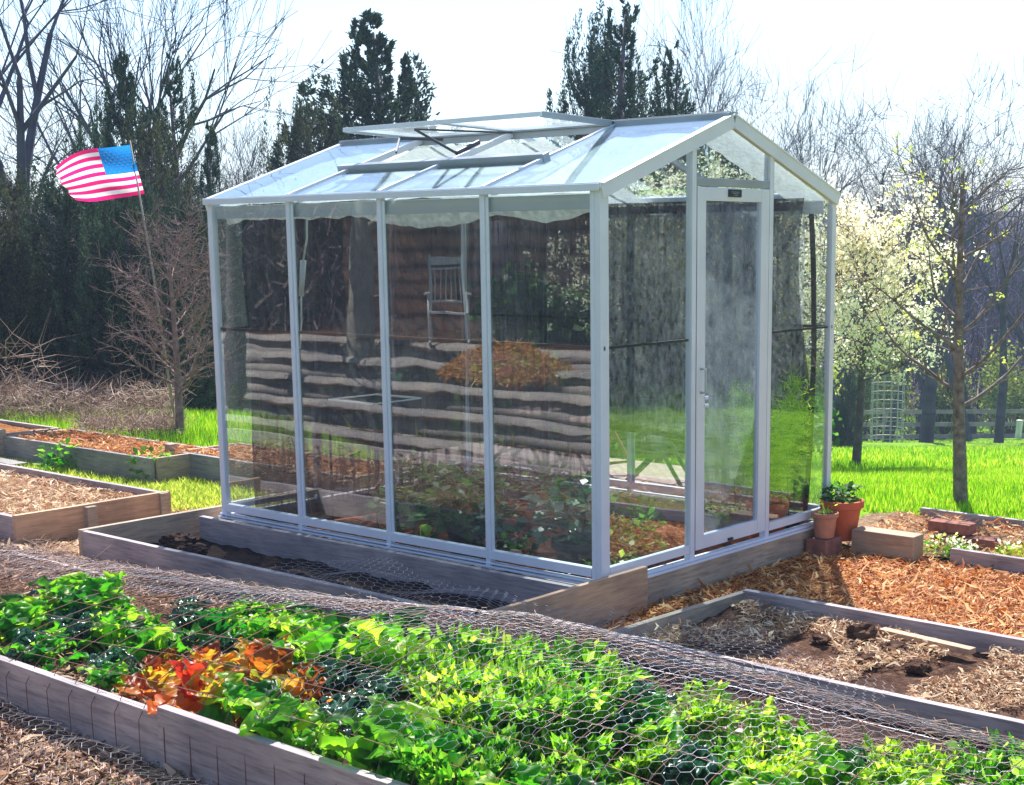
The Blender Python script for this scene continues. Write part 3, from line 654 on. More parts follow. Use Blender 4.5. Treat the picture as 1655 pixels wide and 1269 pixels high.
# far opening strips, cable and rod
m = MB(); m.tube([(-2.18, .10, 1.78), (-2.19, .10, 1.62), (-2.24, .11, 1.50)], .006, 6); m.tube([(-2.24, .11, 1.50), (-2.27, .11, 1.30)], [.018, .014], 8); m.tube([(-2.27, .11, 1.30), (-2.29, .12, 1.15), (-2.31, .12, 1.0)], .005, 6)
tag(m.build('hanging_cable', M['white_wood'], smooth=True), 'pale cable with a plug hanging behind the first glass pane from the left', 'cable')
# ------------------------------------------------------------------ trees
def bare_tree_segs(seed, H=8., trunk=.12, fork=.25, spread=.42, levels=5, up=.35, nmain=4, twig=.004, wob=.16, kids_n=(3, 5), lean=(0, 0)):
    rn = random.Random(seed); A = []; B = []; ra = []; rb = []
    def grow(p, d, L, r, lev):
        n = max(3, int(4 - lev*.3)) if lev else 5
        q = p.copy(); dd = d.copy(); pts = [q.copy()]
        for i in range(n):
            dd = (dd + Vector((rn.gauss(0, wob), rn.gauss(0, wob), rn.gauss(0, wob*.6) + up*.16))).normalized()
            q2 = q + dd*L/n; r0_ = r*(1-.55*i/n); r1_ = r*(1-.55*(i+1)/n)
            if lev == levels: r1_ = max(twig*.5, r*(1-.8*(i+1)/n))
            A.append(q[:]); B.append(q2[:]); ra.append(r0_); rb.append(r1_); q = q2; pts.append((q.copy(), dd.copy(), r1_))
        if lev >= levels: return
        k = rn.randint(*kids_n) if lev else nmain
        for j in range(k):
            t = rn.uniform(.45, 1.) if lev else rn.uniform(.75, 1.)
            idx = max(1, min(n, int(round(t*n)))); pp, pd, pr = pts[idx]
            az = rn.uniform(0, 2*math.pi) if lev else 2*math.pi*(j+rn.uniform(-.3, .3))/k
            o = pd.orthogonal().normalized(); o2 = pd.cross(o); side = o*math.cos(az) + o2*math.sin(az)
            s = spread*rn.uniform(.7, 1.35)*(1.25 if lev else 1); nd = (pd*math.cos(s) + side*math.sin(s) + Vector((0, 0, up*.3))).normalized()
            grow(pp, nd, L*rn.uniform(.62, .86) if lev else H*(1-fork)*rn.uniform(.42, .6), pr*rn.uniform(.6, .85), lev+1)
    grow(Vector((0, 0, 0)), Vector((lean[0], lean[1], 1)).normalized(), H*fork, trunk, 0)
    return np.array(A), np.array(B), np.maximum(np.array(ra), twig*.5), np.maximum(np.array(rb), twig*.4)
def bare_tree(name, seed, mat, sides=3, scaleH=None, **k):
    A, B, ra, rb = bare_tree_segs(seed, **k)
    top = B[:, 2].max(); H = k.get('H', 8.)
    s = H/top; A = A*s; B = B*s
    r = empty(name); big = ra > k.get('trunk', .12)*.45
    V, F = prisms(A[big], B[big], ra[big], rb[big], 7); mesh_np('trunk', V, F, mat, r, True)
    V, F = prisms(A[~big], B[~big], ra[~big], rb[~big], sides); mesh_np('crown', V, F, mat, r)
    return r, (A, B, ra, rb)

def conifer(name, seed, H, Rb, mat, nb=150, per=150, spires=3, droop=.0, rag=.35, leaf=(.03, .075), low=.02, pw=.85):
    rn = np.random.default_rng(seed); r = empty(name)
    tr = MB(); tr.tube([(0, 0, -.3), (.02*H, 0, H*.5), (0, .01*H, H*.97)], [H*.018+.02, H*.012, .008], 7); tr.build('trunk', M['bark'], r, smooth=True)
    P = []; D = []; Wd = []
    tops = [(0, 0, H, Rb)] + [(Rb*.45*math.cos(a), Rb*.45*math.sin(a), H*rn.uniform(.62, .86), Rb*.62) for a in rn.uniform(0, 6.28, spires)]
    bA = []; bB = []; bR = []
    for (ox, oy, h, rad) in tops:
        n = nb if (ox == 0) else nb//3
        for _ in range(n):
            t = rn.random()**.9; z0 = h*(low + (1-low)*t); L = rad*((1-t)**pw + .04)*rn.uniform(1-rag, 1+rag*.6)
            a = rn.uniform(0, 2*np.pi); el = rn.uniform(.25, .9) + .5*t
            d = np.array([math.cos(a)*math.cos(el), math.sin(a)*math.cos(el), math.sin(el)])
            d0 = np.array([math.cos(a), math.sin(a), .1]); base = np.array([ox, oy, z0 - L*.35])
            ln = L/max(math.cos(el), .35); m = max(14, int(per*(.25+ln/rad)))
            s = rn.random(m)**.6; bend = (s**1.5)[:, None]
            c = base + (d0*(1-bend) + d*bend)*(s*ln)[:, None]
            bA.append(base); bB.append(base + (d0*.5+d*.5)*ln*.7); bR.append(.006+.012*ln)
            c = c + rn.normal(size=(m, 3))*(.03+.08*(1-s)[:, None])*min(1, ln)*.7
            dir_ = d + np.array([0, 0, .35]) + rn.normal(size=(m, 3))*.45; dir_ /= np.linalg.norm(dir_, axis=1, keepdims=True)
            l = rn.uniform(*leaf, m)[:, None]
            P.append(c); D.append(dir_*l*1.6); x = np.cross(dir_, rn.normal(size=(m, 3))); x /= np.linalg.norm(x, axis=1, keepdims=True); Wd.append(x*l*.34)
    V, F = prisms(np.array(bA), np.array(bB), np.array(bR), np.array(bR)*.3, 3); mesh_np('branches', V, F, M['bark'], r)
    V, F = slivers(np.concatenate(P), np.concatenate(D), np.concatenate(Wd)); mesh_np('crown', V, F, mat, r)
    return r
def place(o, px, D, s=1, rz=0, py=500, dz=-.1, mir=False, sz=None):
    x, y, _ = at(px, D, py, mir); o.location = (x, y, float(gz(x, y))+dz); o.scale = (s, s, sz or s); o.rotation_euler.z = rz
    return o
def top_h(px, D, py, mir=False):
    x, y, z = at(px, D, py, mir); return z - float(gz(x, y)) + .1

# evergreens: prototype trees copied, each copy scaled to its height
CON = [conifer('juniper', 11, 5., .95, M['juniper'], 170, 300, 3, leaf=(.012, .034), rag=.5, pw=1.0), conifer('juniper', 12, 5., 1.6, M['juniper'], 190, 260, 4, leaf=(.014, .036), pw=.7), conifer('juniper', 13, 5., 1.5, M['juniper_olive'], 170, 240, 3, leaf=(.014, .034), pw=.6),
       conifer('juniper', 14, 5., 1.05, M['juniper'], 110, 260, 3, leaf=(.012, .030), rag=.75, pw=.95)]
used = set()
def put(protos, i, px, D, py, label, cat, group=None, wide=1., rz=0., mir=False, H=5.):
    key = (id(protos), i)
    o = protos[i] if key not in used else copy_tree(protos[i]); used.add(key)
    h = top_h(px, D, py, mir); place(o, px, D, h/H*wide, rz, mir=mir, sz=h/H)
    for k in ('label', 'category', 'group'):
        if k in o.keys(): del o[k]
    tag(o, label, cat, group); return o
EVG = 'dark evergreens along the edge of the garden'
for i, px, D, py, wd, rz, lab in [
    (2, 35, 17.5, 300, 1.3, .3, 'olive green evergreen at the far left edge, behind the flag fly end'),
    (0, 225, 20.5, 88, 1.0, 1.2, 'tall pointed dark evergreen rising right above the flag'),
    (3, 300, 19.5, 88, .95, 2.2, 'ragged dark evergreen with a leaning tip beside the far greenhouse corner'),
    (2, 262, 18, 215, .9, 4.2, 'olive tinged evergreen in front of two taller dark ones'),
    (1, 165, 19, 240, .95, .8, 'broad dark evergreen just above the striped flag'),
    (1, 120, 17.2, 300, 1.25, 3.1, 'low very dark evergreen below the flag'),
    (1, 215, 16.6, 330, 1.2, 5.0, 'low black green evergreen behind the bare fruit bush'),
    (2, -30, 16.8, 330, 1.3, 1.9, 'low olive evergreen cut by the left picture edge'),
    (1, 330, 17.5, 330, 1.1, 2.6, 'low dark evergreen behind the far greenhouse corner'),
    (3, 355, 19, 205, .5, 3.6, 'thin gappy evergreen behind the roof edge'),
    (0, 615, 24, 28, 1.75, .5, 'tall pointed evergreen standing alone behind the middle of the roof'),
    (3, 572, 25, 120, 1.0, 1.7, 'shorter evergreen joined to the left side of the lone pointed one'),
    (0, 668, 25, 95, .95, 2.7, 'shorter evergreen joined to the right side of the lone pointed one'),
    (2, 507, 23, 200, .8, 2.9, 'small olive evergreen just above the far end of the roof ridge'),
    (3, 545, 24, 205, .7, .9, 'small dark evergreen between roof edge and lone pointed tree'),
    (3, 1012, 25, 2, 1.35, 4.0, 'tall ragged evergreen with a thin top behind the ridge right of centre'),
    (1, 965, 26, 95, .75, 1.0, 'bushy evergreen at the left foot of the ragged tall one'),
    (3, 1090, 25, 75, .8, 5.2, 'thin gappy evergreen behind the near end of the ridge'),
    (1, 1060, 27, 200, .9, 3.3, 'evergreen hidden behind the roof, seen through the gable panes'), (3, 1165, 26, 205, 1.1, .3, 'evergreen seen only through the pane above the greenhouse door'), (2, 1110, 24, 330, 1.5, 2.2, 'low olive evergreen behind the greenhouse end panes'),
    (1, 1378, 33, 610, .8, 2.0, 'small dark evergreen by the rail fence right of the greenhouse')]:
    put(CON, i, px, D, py, lab, 'evergreen tree', EVG, wd, rz)

# leafless trees
BT = [bare_tree('bare_tree', s, M['bark_far'], H=8., trunk=.24 if s in (5, 6) else (.16 if s < 5 else .14), fork=f, spread=sp, levels=5, up=u, nmain=nmn, twig=.008, wob=.10, kids_n=(2, 4))[0] for s, f, sp, u, nmn in
      [(1, .20, .36, .22, 5), (2, .28, .50, .12, 4), (3, .16, .30, .35, 5), (4, .30, .58, .10, 5), (5, .42, .46, .15, 5), (6, .36, .40, .22, 6), (7, .55, .50, .14, 5), (8, .50, .40, .2, 6)]]
for i, px, D, py, wd, rz, lab in [
    (4, 120, 24, -420, .8, .4, 'large leafless tree with fanning limbs above the flag'),
    (5, 215, 28, -300, .8, 2.4, 'leafless tree with upright limbs behind the dark evergreens'),
    (4, 10, 27, 20, 1.1, 4.4, 'leafless tree leaning at the upper left corner'),
    (3, -30, 22, 130, 1.0, 1.1, 'grey leafless tree cut by the left picture edge'),
    (0, 290, 30, 40, 1.0, 5.5, 'thin leafless tree behind the ragged evergreen left of the greenhouse'),
    (6, 425, 33, 95, .75, .9, 'leafless tree with wavy limbs in the gap left of the ridge'),
    (7, 478, 36, 150, .9, 3.0, 'shorter leafless tree just left of the ridge end'),
    (0, 385, 34, 130, .8, 2.0, 'small leafless tree close beside the evergreens left of the ridge'),
    (7, 1165, 34, -90, .7, 1.3, 'tall slim pale leafless tree behind the near end of the ridge'),
    (6, 1075, 34, -90, .55, 3.7, 'slim leafless tree growing through the ragged evergreen'),
    (6, 1300, 38, 75, .8, .2, 'leafless tree over the right slope of the greenhouse roof'),
    (7, 1365, 38, 60, .75, 2.9, 'leafless tree with upright fans right of the greenhouse roof'),
    (6, 1505, 36, 78, 1.15, 4.1, 'dark stout leafless tree in the wood at the right'),
    (7, 1440, 42, 130, .9, 5.1, 'crooked leafless tree between two larger ones at the right'),
    (6, 1235, 44, 110, .8, 1.9, 'leafless tree behind the greenhouse apex'),
    (6, 1625, 38, 160, .9, 3.5, 'leafless tree near the right picture edge'),
    (3, 1690, 38, 100, 1.0, .7, 'leafless tree cut by the right picture edge'),
    (7, 1575, 44, 120, .9, 2.2, 'thin leafless tree behind the stout dark one')]:
    put(BT, i, px, D, py, lab, 'bare tree', 'leafless trees standing against the sky', wd, rz, H=8.)
rn = random.Random(5)
k = 0
for row, (D, n, py0, py1) in enumerate([(52, 20, 205, 330), (62, 22, 210, 320), (76, 22, 215, 300)]):
    for j in range(n):
        px = -60 + (j+.5)*(1780/n) + rn.uniform(-22, 22); i = rn.randrange(6)
        put(BT, i, px, D + rn.uniform(-4, 4), rn.uniform(py0, py1) + (0 if px < 330 else 20), 'leafless grey brown tree in the distant wood', 'bare tree', 'trees of the distant wood', rn.uniform(.9, 1.3), rn.uniform(0, 6.28), H=8.)
# the undergrowth of the far wood: too dense to count
def wood_mass():
    n = 150000; px = rng.uniform(-120, 1780, n); D = rng.uniform(50, 105, n); l = (px-PX0)/FPX*D*1.03
    x = CX + D*HX + l*RX; y = CY + D*HY + l*RY; g = gz(x, y)
    hh = np.interp((px + 90*np.sin(px*.011)), [-120, 300, 520, 900, 1250, 1500, 1780], [6.8, 6.2, 6., 6., 6.4, 6.2, 5.6]) + 1.4*np.sin(px*.021+1) + .6*np.sin(px*.07)
    z = g + hh*rng.random(n)**.8
    a = rng.random(n)*2*np.pi; el = rng.normal(.9, .45, n); L = rng.uniform(.25, 1.1, n)
    Dv = np.stack([np.cos(a)*np.cos(el), np.sin(a)*np.cos(el), np.sin(el)], -1)*L[:, None]
    Wv = np.stack([-np.sin(a), np.cos(a), rng.normal(size=n)*.5], -1)*rng.uniform(.008, .035, n)[:, None]
    V, F = slivers(np.stack([x, y, z], -1), Dv, Wv); o = mesh_np('far_wood', V, F, M['wood_mass'])
    tag(o, 'purple brown mass of leafless twigs filling the far slope', 'wood', kind='stuff')
wood_mass()

# scrub and brush
def leafball(name, seed, n, rx, rz_, mat, leaf, parent=None, hollow=.35, clump=14):
    rn = np.random.default_rng(seed); c = rn.normal(size=(clump, 3)); c /= np.linalg.norm(c, axis=1, keepdims=True); c *= rn.uniform(.3, .8, (clump, 1))
    w = rn.integers(0, clump, n); p = c[w] + rn.normal(size=(n, 3))*rn.uniform(.12, .26, (clump, 1))[w]
    p = p*np.array([rx, rx, rz_]) + np.array([0, 0, rz_])
    p[:, 2] = np.abs(p[:, 2]); d = rn.normal(size=(n, 3)); d /= np.linalg.norm(d, axis=1, keepdims=True); s = np.cross(d, rn.normal(size=(n, 3))); s /= np.linalg.norm(s, axis=1, keepdims=True)
    l = rn.uniform(*leaf, n)[:, None]; V, F = slivers(p, d*l, s*l*.45)
    return mesh_np(name, V, F, mat, parent)
def shrub(px, D, wpx, py, mat, label, cat='shrub', seed=1, n=5000, leaf=(.05, .12), group=None, mir=False):
    h = top_h(px, D, py, mir); r = empty('shrub'); x, y, _ = at(px, D, 600, mir); g = float(gz(x, y)); r.location = (x, y, g)
    rad = wpx/FPX*D/2; leafball('foliage', seed, n, rad, h/2, M[mat], leaf, r)
    A = np.zeros((9, 3)); B = np.random.default_rng(seed).normal(size=(9, 3))*[rad*.5, rad*.5, h*.15] + [0, 0, h*.6]
    V, F = prisms(A, B, .02*h/2+.006, .004, 5); mesh_np('stem', V, F, M['bark'], r); tag(r, label, cat, group); return r
shrub(1420, 50, 110, 560, 'bush', 'yellow green shrub behind the fence beside the wire cage', seed=3)
shrub(1530, 52, 130, 585, 'bush', 'yellow green shrub behind the fence left of the fruit tree trunk', seed=4)
shrub(1640, 49, 120, 555, 'bush', 'bright yellow green shrub behind the fence at the right edge', seed=5)
shrub(1320, 44, 90, 560, 'weeds', 'green shrub seen through the rear corner of the greenhouse', seed=6)
shrub(1255, 20, 230, 600, 'potplant', 'deep green bush behind the rear glass right of the door', seed=7, n=9000)
shrub(1060, 21, 260, 560, 'bluegreen', 'grey green bush behind the greenhouse seen through the end pane', seed=8, n=9000)
shrub(880, 20, 260, 580, 'potplant', 'dark green bush behind the rear wall near the middle', seed=9, n=8000)
shrub(640, 20, 320, 560, 'juniper_olive', 'olive bush behind the rear wall near the far end', seed=10, n=8000)
# brush pile at left
def brush(n, px, D, h, name, label, L=(.1, .35), mat='brush'):
    x, y = polar(n, px, D); z = gz(x, y) + rng.random(n)**1.6*h; a = rng.random(n)*2*np.pi; el = rng.normal(.2, .5, n); l = rng.uniform(*L, n)
    d = np.stack([np.cos(a)*np.cos(el), np.sin(a)*np.cos(el), np.sin(el)], -1)*l[:, None]; P = np.stack([x, y, z], -1)
    mid = P + d*.5 + rng.normal(size=(n, 3))*l[:, None]*.12
    V1, F1 = prisms(P, mid, rng.uniform(.002, .006, n), .003, 3); V2, F2 = prisms(mid, P+d, .003, .001, 3)
    o = mesh_np(name, np.concatenate([V1, V2]), np.concatenate([F1, F2+len(V1)]), M[mat]); tag(o, label, 'brush', kind='stuff')
brush(4500, (-60, 300), (14.2, 16.4), .34, 'dead_brush', 'tangle of reddish dead stems under the evergreens at left')
brush(260, (-60, 100), (14.5, 16.), .75, 'tall_brush', 'arching dead canes at the far left', (.3, .8))
brush(3500, (150, 300), (13.2, 14.2), .12, 'low_brush', 'pale dead stems lying on the grass behind the left beds', (.08, .25))

# bare fruit bush by the far corner, small blossoming trees, budding fruit tree
def fruit(name, seed, H, crown_r, base_h, mat, trunk=.05, nlimb=16, twn=10, lean=(0, 0), curve=0., tw=.0035, droop=0, tl=.35):
    rn = random.Random(seed); A = []; B = []; ra = []; rb = []; tips = []
    def path(p, d, L, r, n, upw, wob):
        out = []; q = p.copy(); dd = d.copy()
        for i in range(n):
            dd = (dd + Vector((rn.gauss(0, wob), rn.gauss(0, wob), rn.gauss(0, wob)+upw))).normalized(); q2 = q + dd*L/n
            A.append(q[:]); B.append(q2[:]); ra.append(r*(1-.8*i/n)); rb.append(r*(1-.8*(i+1)/n)); q = q2; out.append((q.copy(), dd.copy(), r*(1-.8*(i+1)/n)))
        return out
    tr = []
    q = Vector((0, 0, -.05)); n = 9
    for i in range(n):
        t = (i+1)/n; q2 = Vector((lean[0]*t + curve*math.sin(t*3.1), lean[1]*t, H*.92*t)); rr = trunk*(1-.8*(i/n)); A.append(q[:]); B.append(q2[:]); ra.append(rr); rb.append(trunk*(1-.8*t)); tr.append((q2.copy(), rr)); q = q2
    for j in range(nlimb):
        t = base_h + (.97-base_h)*(j/nlimb); i = min(n-1, int(t*n)); p = tr[i][0] if i == 0 else tr[i-1][0].lerp(tr[i][0], t*n-i); az = j*2.4 + rn.uniform(-.4, .4)
        L = crown_r*(1.05-.55*((t-base_h)/(1-base_h))**1.3)*rn.uniform(.75, 1.15); el = .15+.5*t
        br = path(p, Vector((math.cos(az)*math.cos(el), math.sin(az)*math.cos(el), math.sin(el))), L*1.15, tr[i][1]*.42, 6, .10, .12)
        for bq, bd, brr in br:
            for _ in range(twn//3 + rn.randint(0, 2)):
                o = bd.orthogonal().normalized(); o = (Matrix.Rotation(rn.uniform(0, 6.28), 3, bd) @ o); nd = (bd*.5 + o*.8 + Vector((0, 0, .25))).normalized()
                tws = path(bq, nd, tl*crown_r*rn.uniform(.35, 1.), max(tw, brr*.45), 3, .08, .22)
                tips.append(tws[-1]); tips.append(tws[1])
                if rn.random() < .7:
                    o = nd.orthogonal().normalized(); t2 = path(tws[1][0], (nd*.6+o*rn.choice((-1, 1))).normalized(), tl*.4*crown_r*rn.uniform(.4, 1), tw*.8, 2, .05, .2); tips.append(t2[-1])
    r = empty(name); A = np.array(A); B = np.array(B); ra = np.maximum(np.array(ra), tw*.7); rb = np.maximum(np.array(rb), tw*.5)
    V, F = prisms(A[:9], B[:9], ra[:9], rb[:9], 12); mesh_np('trunk', V, F, mat, r, True)
    V, F = prisms(A[9:], B[9:], ra[9:], rb[9:], 5); mesh_np('branches', V, F, mat, r, True)
    return r, tips
t, tips = fruit('fruit_bush', 21, 1.95, .78, .22, M['bark_red'], .042, 30, 16, (-.05, 0), .03, .003); place(t, 292, 13.4, 1, 0, 700, 0.02)
tag(t, 'small bare reddish fruit tree beside the far left greenhouse corner', 'fruit tree')
t, tips = fruit('fruit_tree', 34, 2.42, .80, .30, M['bark_fruit'], .052, 15, 4, (-.09, 0), -.03, .0035, tl=.42); place(t, 1553, 9.72, 1, 1.2, 815, 0.0)
P = np.array([q[0][:] for q in tips]); k = rng.random(len(P)) < .11; P = P[k]; n = len(P)
P = np.repeat(P, 7, 0) + rng.normal(size=(n*7, 3))*.014; d = runit(len(P)); s = np.cross(d, runit(len(P))); V, F = slivers(P, d*.022, s*.010); mesh_np('buds', V, F, M['bud'], t)
tag(t, 'young fruit tree with yellow green buds on the lawn at the right', 'fruit tree')
def blossom_tree(px, D, py, seed, cr, dens, label, rz=0):
    H = top_h(px, D, py); t, tips = fruit('blossom_tree', seed, H, cr, .40, M['bark'], .055, 26, 12, (.05, .02), .03, .004, tl=.45); place(t, px, D, 1, rz, 700, 0)
    P = np.array([q[0][:] for q in tips]); k = rng.random(len(P)) < dens; P = P[k]; m = 15; n = len(P)*m
    P = np.repeat(P, m, 0) + rng.normal(size=(n, 3))*.045; d = runit(n); s = np.cross(d, runit(n)); l = rng.uniform(.02, .042, n)[:, None]
    V, F = slivers(P, d*l, s*l*.5); mesh_np('blossom', V, F, M['blossom'], t); tag(t, label, 'blossoming tree', 'blossoming trees behind the greenhouse'); return t
blossom_tree(1385, 16.5, 375, 41, 1.05, .46, 'cream blossoming tree right beside the rear corner of the greenhouse')
blossom_tree(1065, 17.5, 340, 42, 1.3, .55, 'pale blossoming tree seen through the end pane left of the door', 1.)
blossom_tree(1210, 18.5, 330, 43, 1.2, .4, 'sparser blossoming tree seen through the glass door', 2.)

# fence, cage, post
def atg(px, D): x, y, _ = at(px, D, 700); return Vector((x, y, float(gz(x, y))))
FN = empty('rail_fence', atg(1400, 47)); tag(FN, 'long three rail wooden fence at the foot of the meadow', 'fence')
prev = None
for j in range(13):
    px = 380 + j*117.; p = atg(px, 47.5); mm = MB(); mm.box(p.x-.06, p.y-.06, p.z-.1, p.x+.06, p.y+.06, p.z+1.15); mm.build('fence_post', M['fence'], FN)
    if prev is not None:
        for h in (.22, .62, 1.04): mm = MB(); mm.bar(prev + Vector((0, 0, h)), p + Vector((0, 0, h)), .04, .14); mm.build('rail', M['fence'], FN)
    prev = p
under(FN)
p = atg(1646, 45.5); mm = MB(); mm.bar(p, p + Vector((.05, 0, .72)), .16, .16); mm.box(p.x-.05, p.y-.09, p.z+.7, p.x+.15, p.y+.09, p.z+.74); tag(mm.build('marker_post', M['white_wood'], bevel=.01), 'short white post in front of the rail fence at the right edge', 'post')
p = atg(1434, 40); mm = MB()
for k in range(9): mm.tube([p + Vector((.45*math.cos(a), .45*math.sin(a), .25*k)) for a in np.linspace(0, 2*math.pi, 17)], .011, 4, False)
for k in range(14): a = 2*math.pi*k/14; mm.tube([p + Vector((.45*math.cos(a), .45*math.sin(a), 0)), p + Vector((.45*math.cos(a), .45*math.sin(a), 2.0))], .010, 4, False)
tag(mm.build('wire_cage', M['wire']), 'tall cylinder of welded wire standing before the fence', 'wire cage')

# ------------------------------------------------------------------ flag
def fpt(u, v):
    """u 0 hoist .. 1 fly, v 0 top .. 1 bottom"""
    D = 14 + .05*math.sin(u*7+v*1.2)*u**.7 + .02*math.sin(v*9+u*4)
    x0, y0 = 215 + 22*v, 229 + 79*v
    top_y = 229 + 12*u + 22*u**5; bot_y = 308 + 10*u + 4*math.sin(u*3)
    px = (215 - 113*u - 6*u**4) if v < .001 else None
    pxt = 215 - 122*u; pxb = 237 - 113*u
    px = pxt + (pxb-pxt)*v - 8*u**3*math.sin(v*3.14*.9)*(1-v) + 2*math.sin(v*21)*u**4
    py = top_y + (bot_y-top_y)*v + 2.0*math.sin(u*8+v*2)*u
    return at(px, D, py)
NU, NV = 48, 52
V = np.array([fpt(a, b) for a in np.linspace(0, 1, NU+1) for b in np.linspace(0, 1, NV+1)])
i, k = np.meshgrid(np.arange(NU), np.arange(NV), indexing='ij'); q = (i*(NV+1)+k).ravel(); F = np.stack([q, q+NV+1, q+NV+2, q+1], -1)
ii = i.ravel(); kk = k.ravel(); FL = empty('flag', fpt(0, .5)); tag(FL, 'United States flag with stars and stripes flying to the left', 'flag')
can = (ii < NU*.42) & (kk < NV*7/13)
o = mesh_np('stripes', V, F[~can], None, FL, True); o.data.materials.append(M['flag_red']); o.data.materials.append(M['flag_white']); o.data.polygons.foreach_set('material_index', ((kk[~can]//4) % 2).astype(np.int32))
mesh_np('canton', V, F[can], M['flag_blue'], FL, True)
mm = MB()
for r_ in range(9):
    for c_ in range(6 if r_ % 2 == 0 else 5):
        u = .42*(c_+.6+(0 if r_ % 2 == 0 else .5))/6.2; v = (7/13)*(r_+.7)/9.4; c = Vector(fpt(u, v)); 
        for off in (-.003, .003):
            pts = []
            for s_ in range(10):
                a = math.pi*s_/5; rr = .0105 if s_ % 2 == 0 else .0045; pts.append(c + Vector((RX, RY, 0))*rr*math.sin(a) + Vector((0, 0, 1))*rr*math.cos(a) + Vector((HX, HY, 0))*off)
            mm.add(pts, [tuple(range(10))])
so_ = mm.build('stars', M['flag_white'], FL); under(FL)
a = Vector(at(214, 14, 222)); b = Vector(at(286, 14, 700)); b.z = float(gz(b.x, b.y))
mm = MB(); mid = a.lerp(b, .45) + Vector((RX, RY, 0))*.02; mm.tube([b, mid, a], [.013, .011, .007], 8)
for t_ in np.linspace(.08, .95, 11): c = b.lerp(a, t_) ; 
tag(mm.build('flag_pole', M['bamboo'], smooth=True), 'slender leaning cane pole carrying the flag', 'flag pole')

# ------------------------------------------------------------------ pots, block, bricks
def pot(name, x, y, z, r_top, r_bot, h, mat, label, group=None, rim=True, cat='flower pot', soilm='dark_soil'):
    e = empty(name, (x, y, z)); t = .08*r_top + .003; mm = MB()
    rimh = h*.2 if rim else h*.04
    mm.lathe([(0, .001), (r_bot*.95, 0), (r_bot, .004), (r_bot+(r_top*.92-r_bot)*.8, h-rimh), (r_top*.93, h-rimh), (r_top, h-rimh+.004), (r_top, h-.003), (r_top-.004, h), (r_top-t, h), (r_top-t*1.2, h-.004), (r_top*.8, h*.8), (r_bot*.8, h*.2)], 32)
    mm.build('pot_body', M[mat], e, smooth=True).modifiers.new('es', 'EDGE_SPLIT').split_angle = .7
    mm = MB(); mm.lathe([(0, h*.86), (r_top*.4, h*.87), (r_top*.84, h*.85)], 20); mm.build('potting_soil', M[soilm], e)
    tag(e, label, cat, group); return e
def leaves(parent, name, n, c, rad, h, mat, leaf, seed, z0=0, up=.4):
    rn = np.random.default_rng(seed); a = rn.random(n)*6.283; r_ = rad*rn.random(n)**.6; z = z0 + h*rn.random(n)
    p = np.stack([c[0]+np.cos(a)*r_, c[1]+np.sin(a)*r_, c[2]+z], -1); d = np.stack([np.cos(a)+rn.normal(size=n)*.6, np.sin(a)+rn.normal(size=n)*.6, up+rn.normal(size=n)*.5], -1); d /= np.linalg.norm(d, axis=1, keepdims=True)
    s = np.cross(d, rn.normal(size=(n, 3))*.5+[0, 0, 1]); s /= np.linalg.norm(s, axis=1, keepdims=True); l = rn.uniform(*leaf, n)[:, None]
    m1 = p + d*l*.5; V = np.stack([p, m1-s*l*.32, p+d*l-[0, 0, .0]+np.array([0, 0, -1])*l*.15, m1+s*l*.32], 1).reshape(-1, 3)
    o = mesh_np(name, V, np.arange(n*4).reshape(-1, 4), M[mat]); tag(o, None); return o
def potted(name, label, cat, n, c, rad, h, mat, leaf, seed, stems=6, group=None):
    e = empty(name, c); o = leaves(None, 'leaves', n, (0, 0, 0), rad, h, mat, leaf, seed); o.parent = e
    rn = np.random.default_rng(seed+50); A = rn.normal(size=(stems, 3))*[.01, .01, 0]; B = rn.normal(size=(stems, 3))*[rad*.5, rad*.5, h*.1]+[0, 0, h*.8]
    V, F = prisms(A, B, .0035, .0015, 5); mesh_np('stem', V, F, M[mat], e); tag(e, label, cat, group); return e
pot('flower_pot', .10, 2.10, -.13, .128, .082, .235, 'terracotta', 'large bright terracotta pot outside the rear right corner')
potted('potted_plant', 'leafy green plant in the large terracotta pot outside', 'plant', 160, (.09, 2.10, .08), .09, .11, 'potplant', (.03, .06), 3)
pot('flower_pot', .105, 1.90, -.085, .078, .055, .145, 'terracotta_pale', 'small pale terracotta pot in front of the large one outside', rim=True)
potted('seedling', 'thin sprout in the small pale pot outside', 'plant', 14, (.105, 1.90, .04), .05, .09, 'fennel', (.02, .035), 4, 3)
mm = MB(); mm.box(.04, 1.80, -.205, .17, 1.99, -.088); tag(mm.build('brick', M['brick'], bevel=.004), 'dark brick under the small pale terracotta pot', 'brick')
def block(x0, y0, z0, x1, y1, z1, label, mat='wood_tan', name='timber_block', bev=.006, cat='timber block', group=None):
    mm = MB(); mm.box(x0-(x0+x1)/2, y0-(y0+y1)/2, 0, x1-(x0+x1)/2, y1-(y0+y1)/2, z1-z0); o = mm.build(name, M[mat], bevel=bev); o.location = ((x0+x1)/2, (y0+y1)/2, z0); tag(o, label, cat, group); return o
block(.21, 2.02, -.20, .60, 2.15, -.045, 'long sawn timber block lying on the path beside the pots', 'wood_x')
bpy.data.objects['timber_block'].data.materials[0] = wood('sawn_block', (.50, .36, .25), .6)
block(.44, 2.52, -.105, .70, 2.62, -.045, 'top brick of the small stack in the flower bed', 'brick', 'brick', .004, 'brick'); block(.50, 2.48, -.17, .62, 2.64, -.108, 'lower brick under the small stack', 'brick', 'brick', .004, 'brick')
block(.66, 2.5, -.175, .86, 2.6, -.112, 'brick lying at the right foot of the small stack', 'brick', 'brick', .004, 'brick')
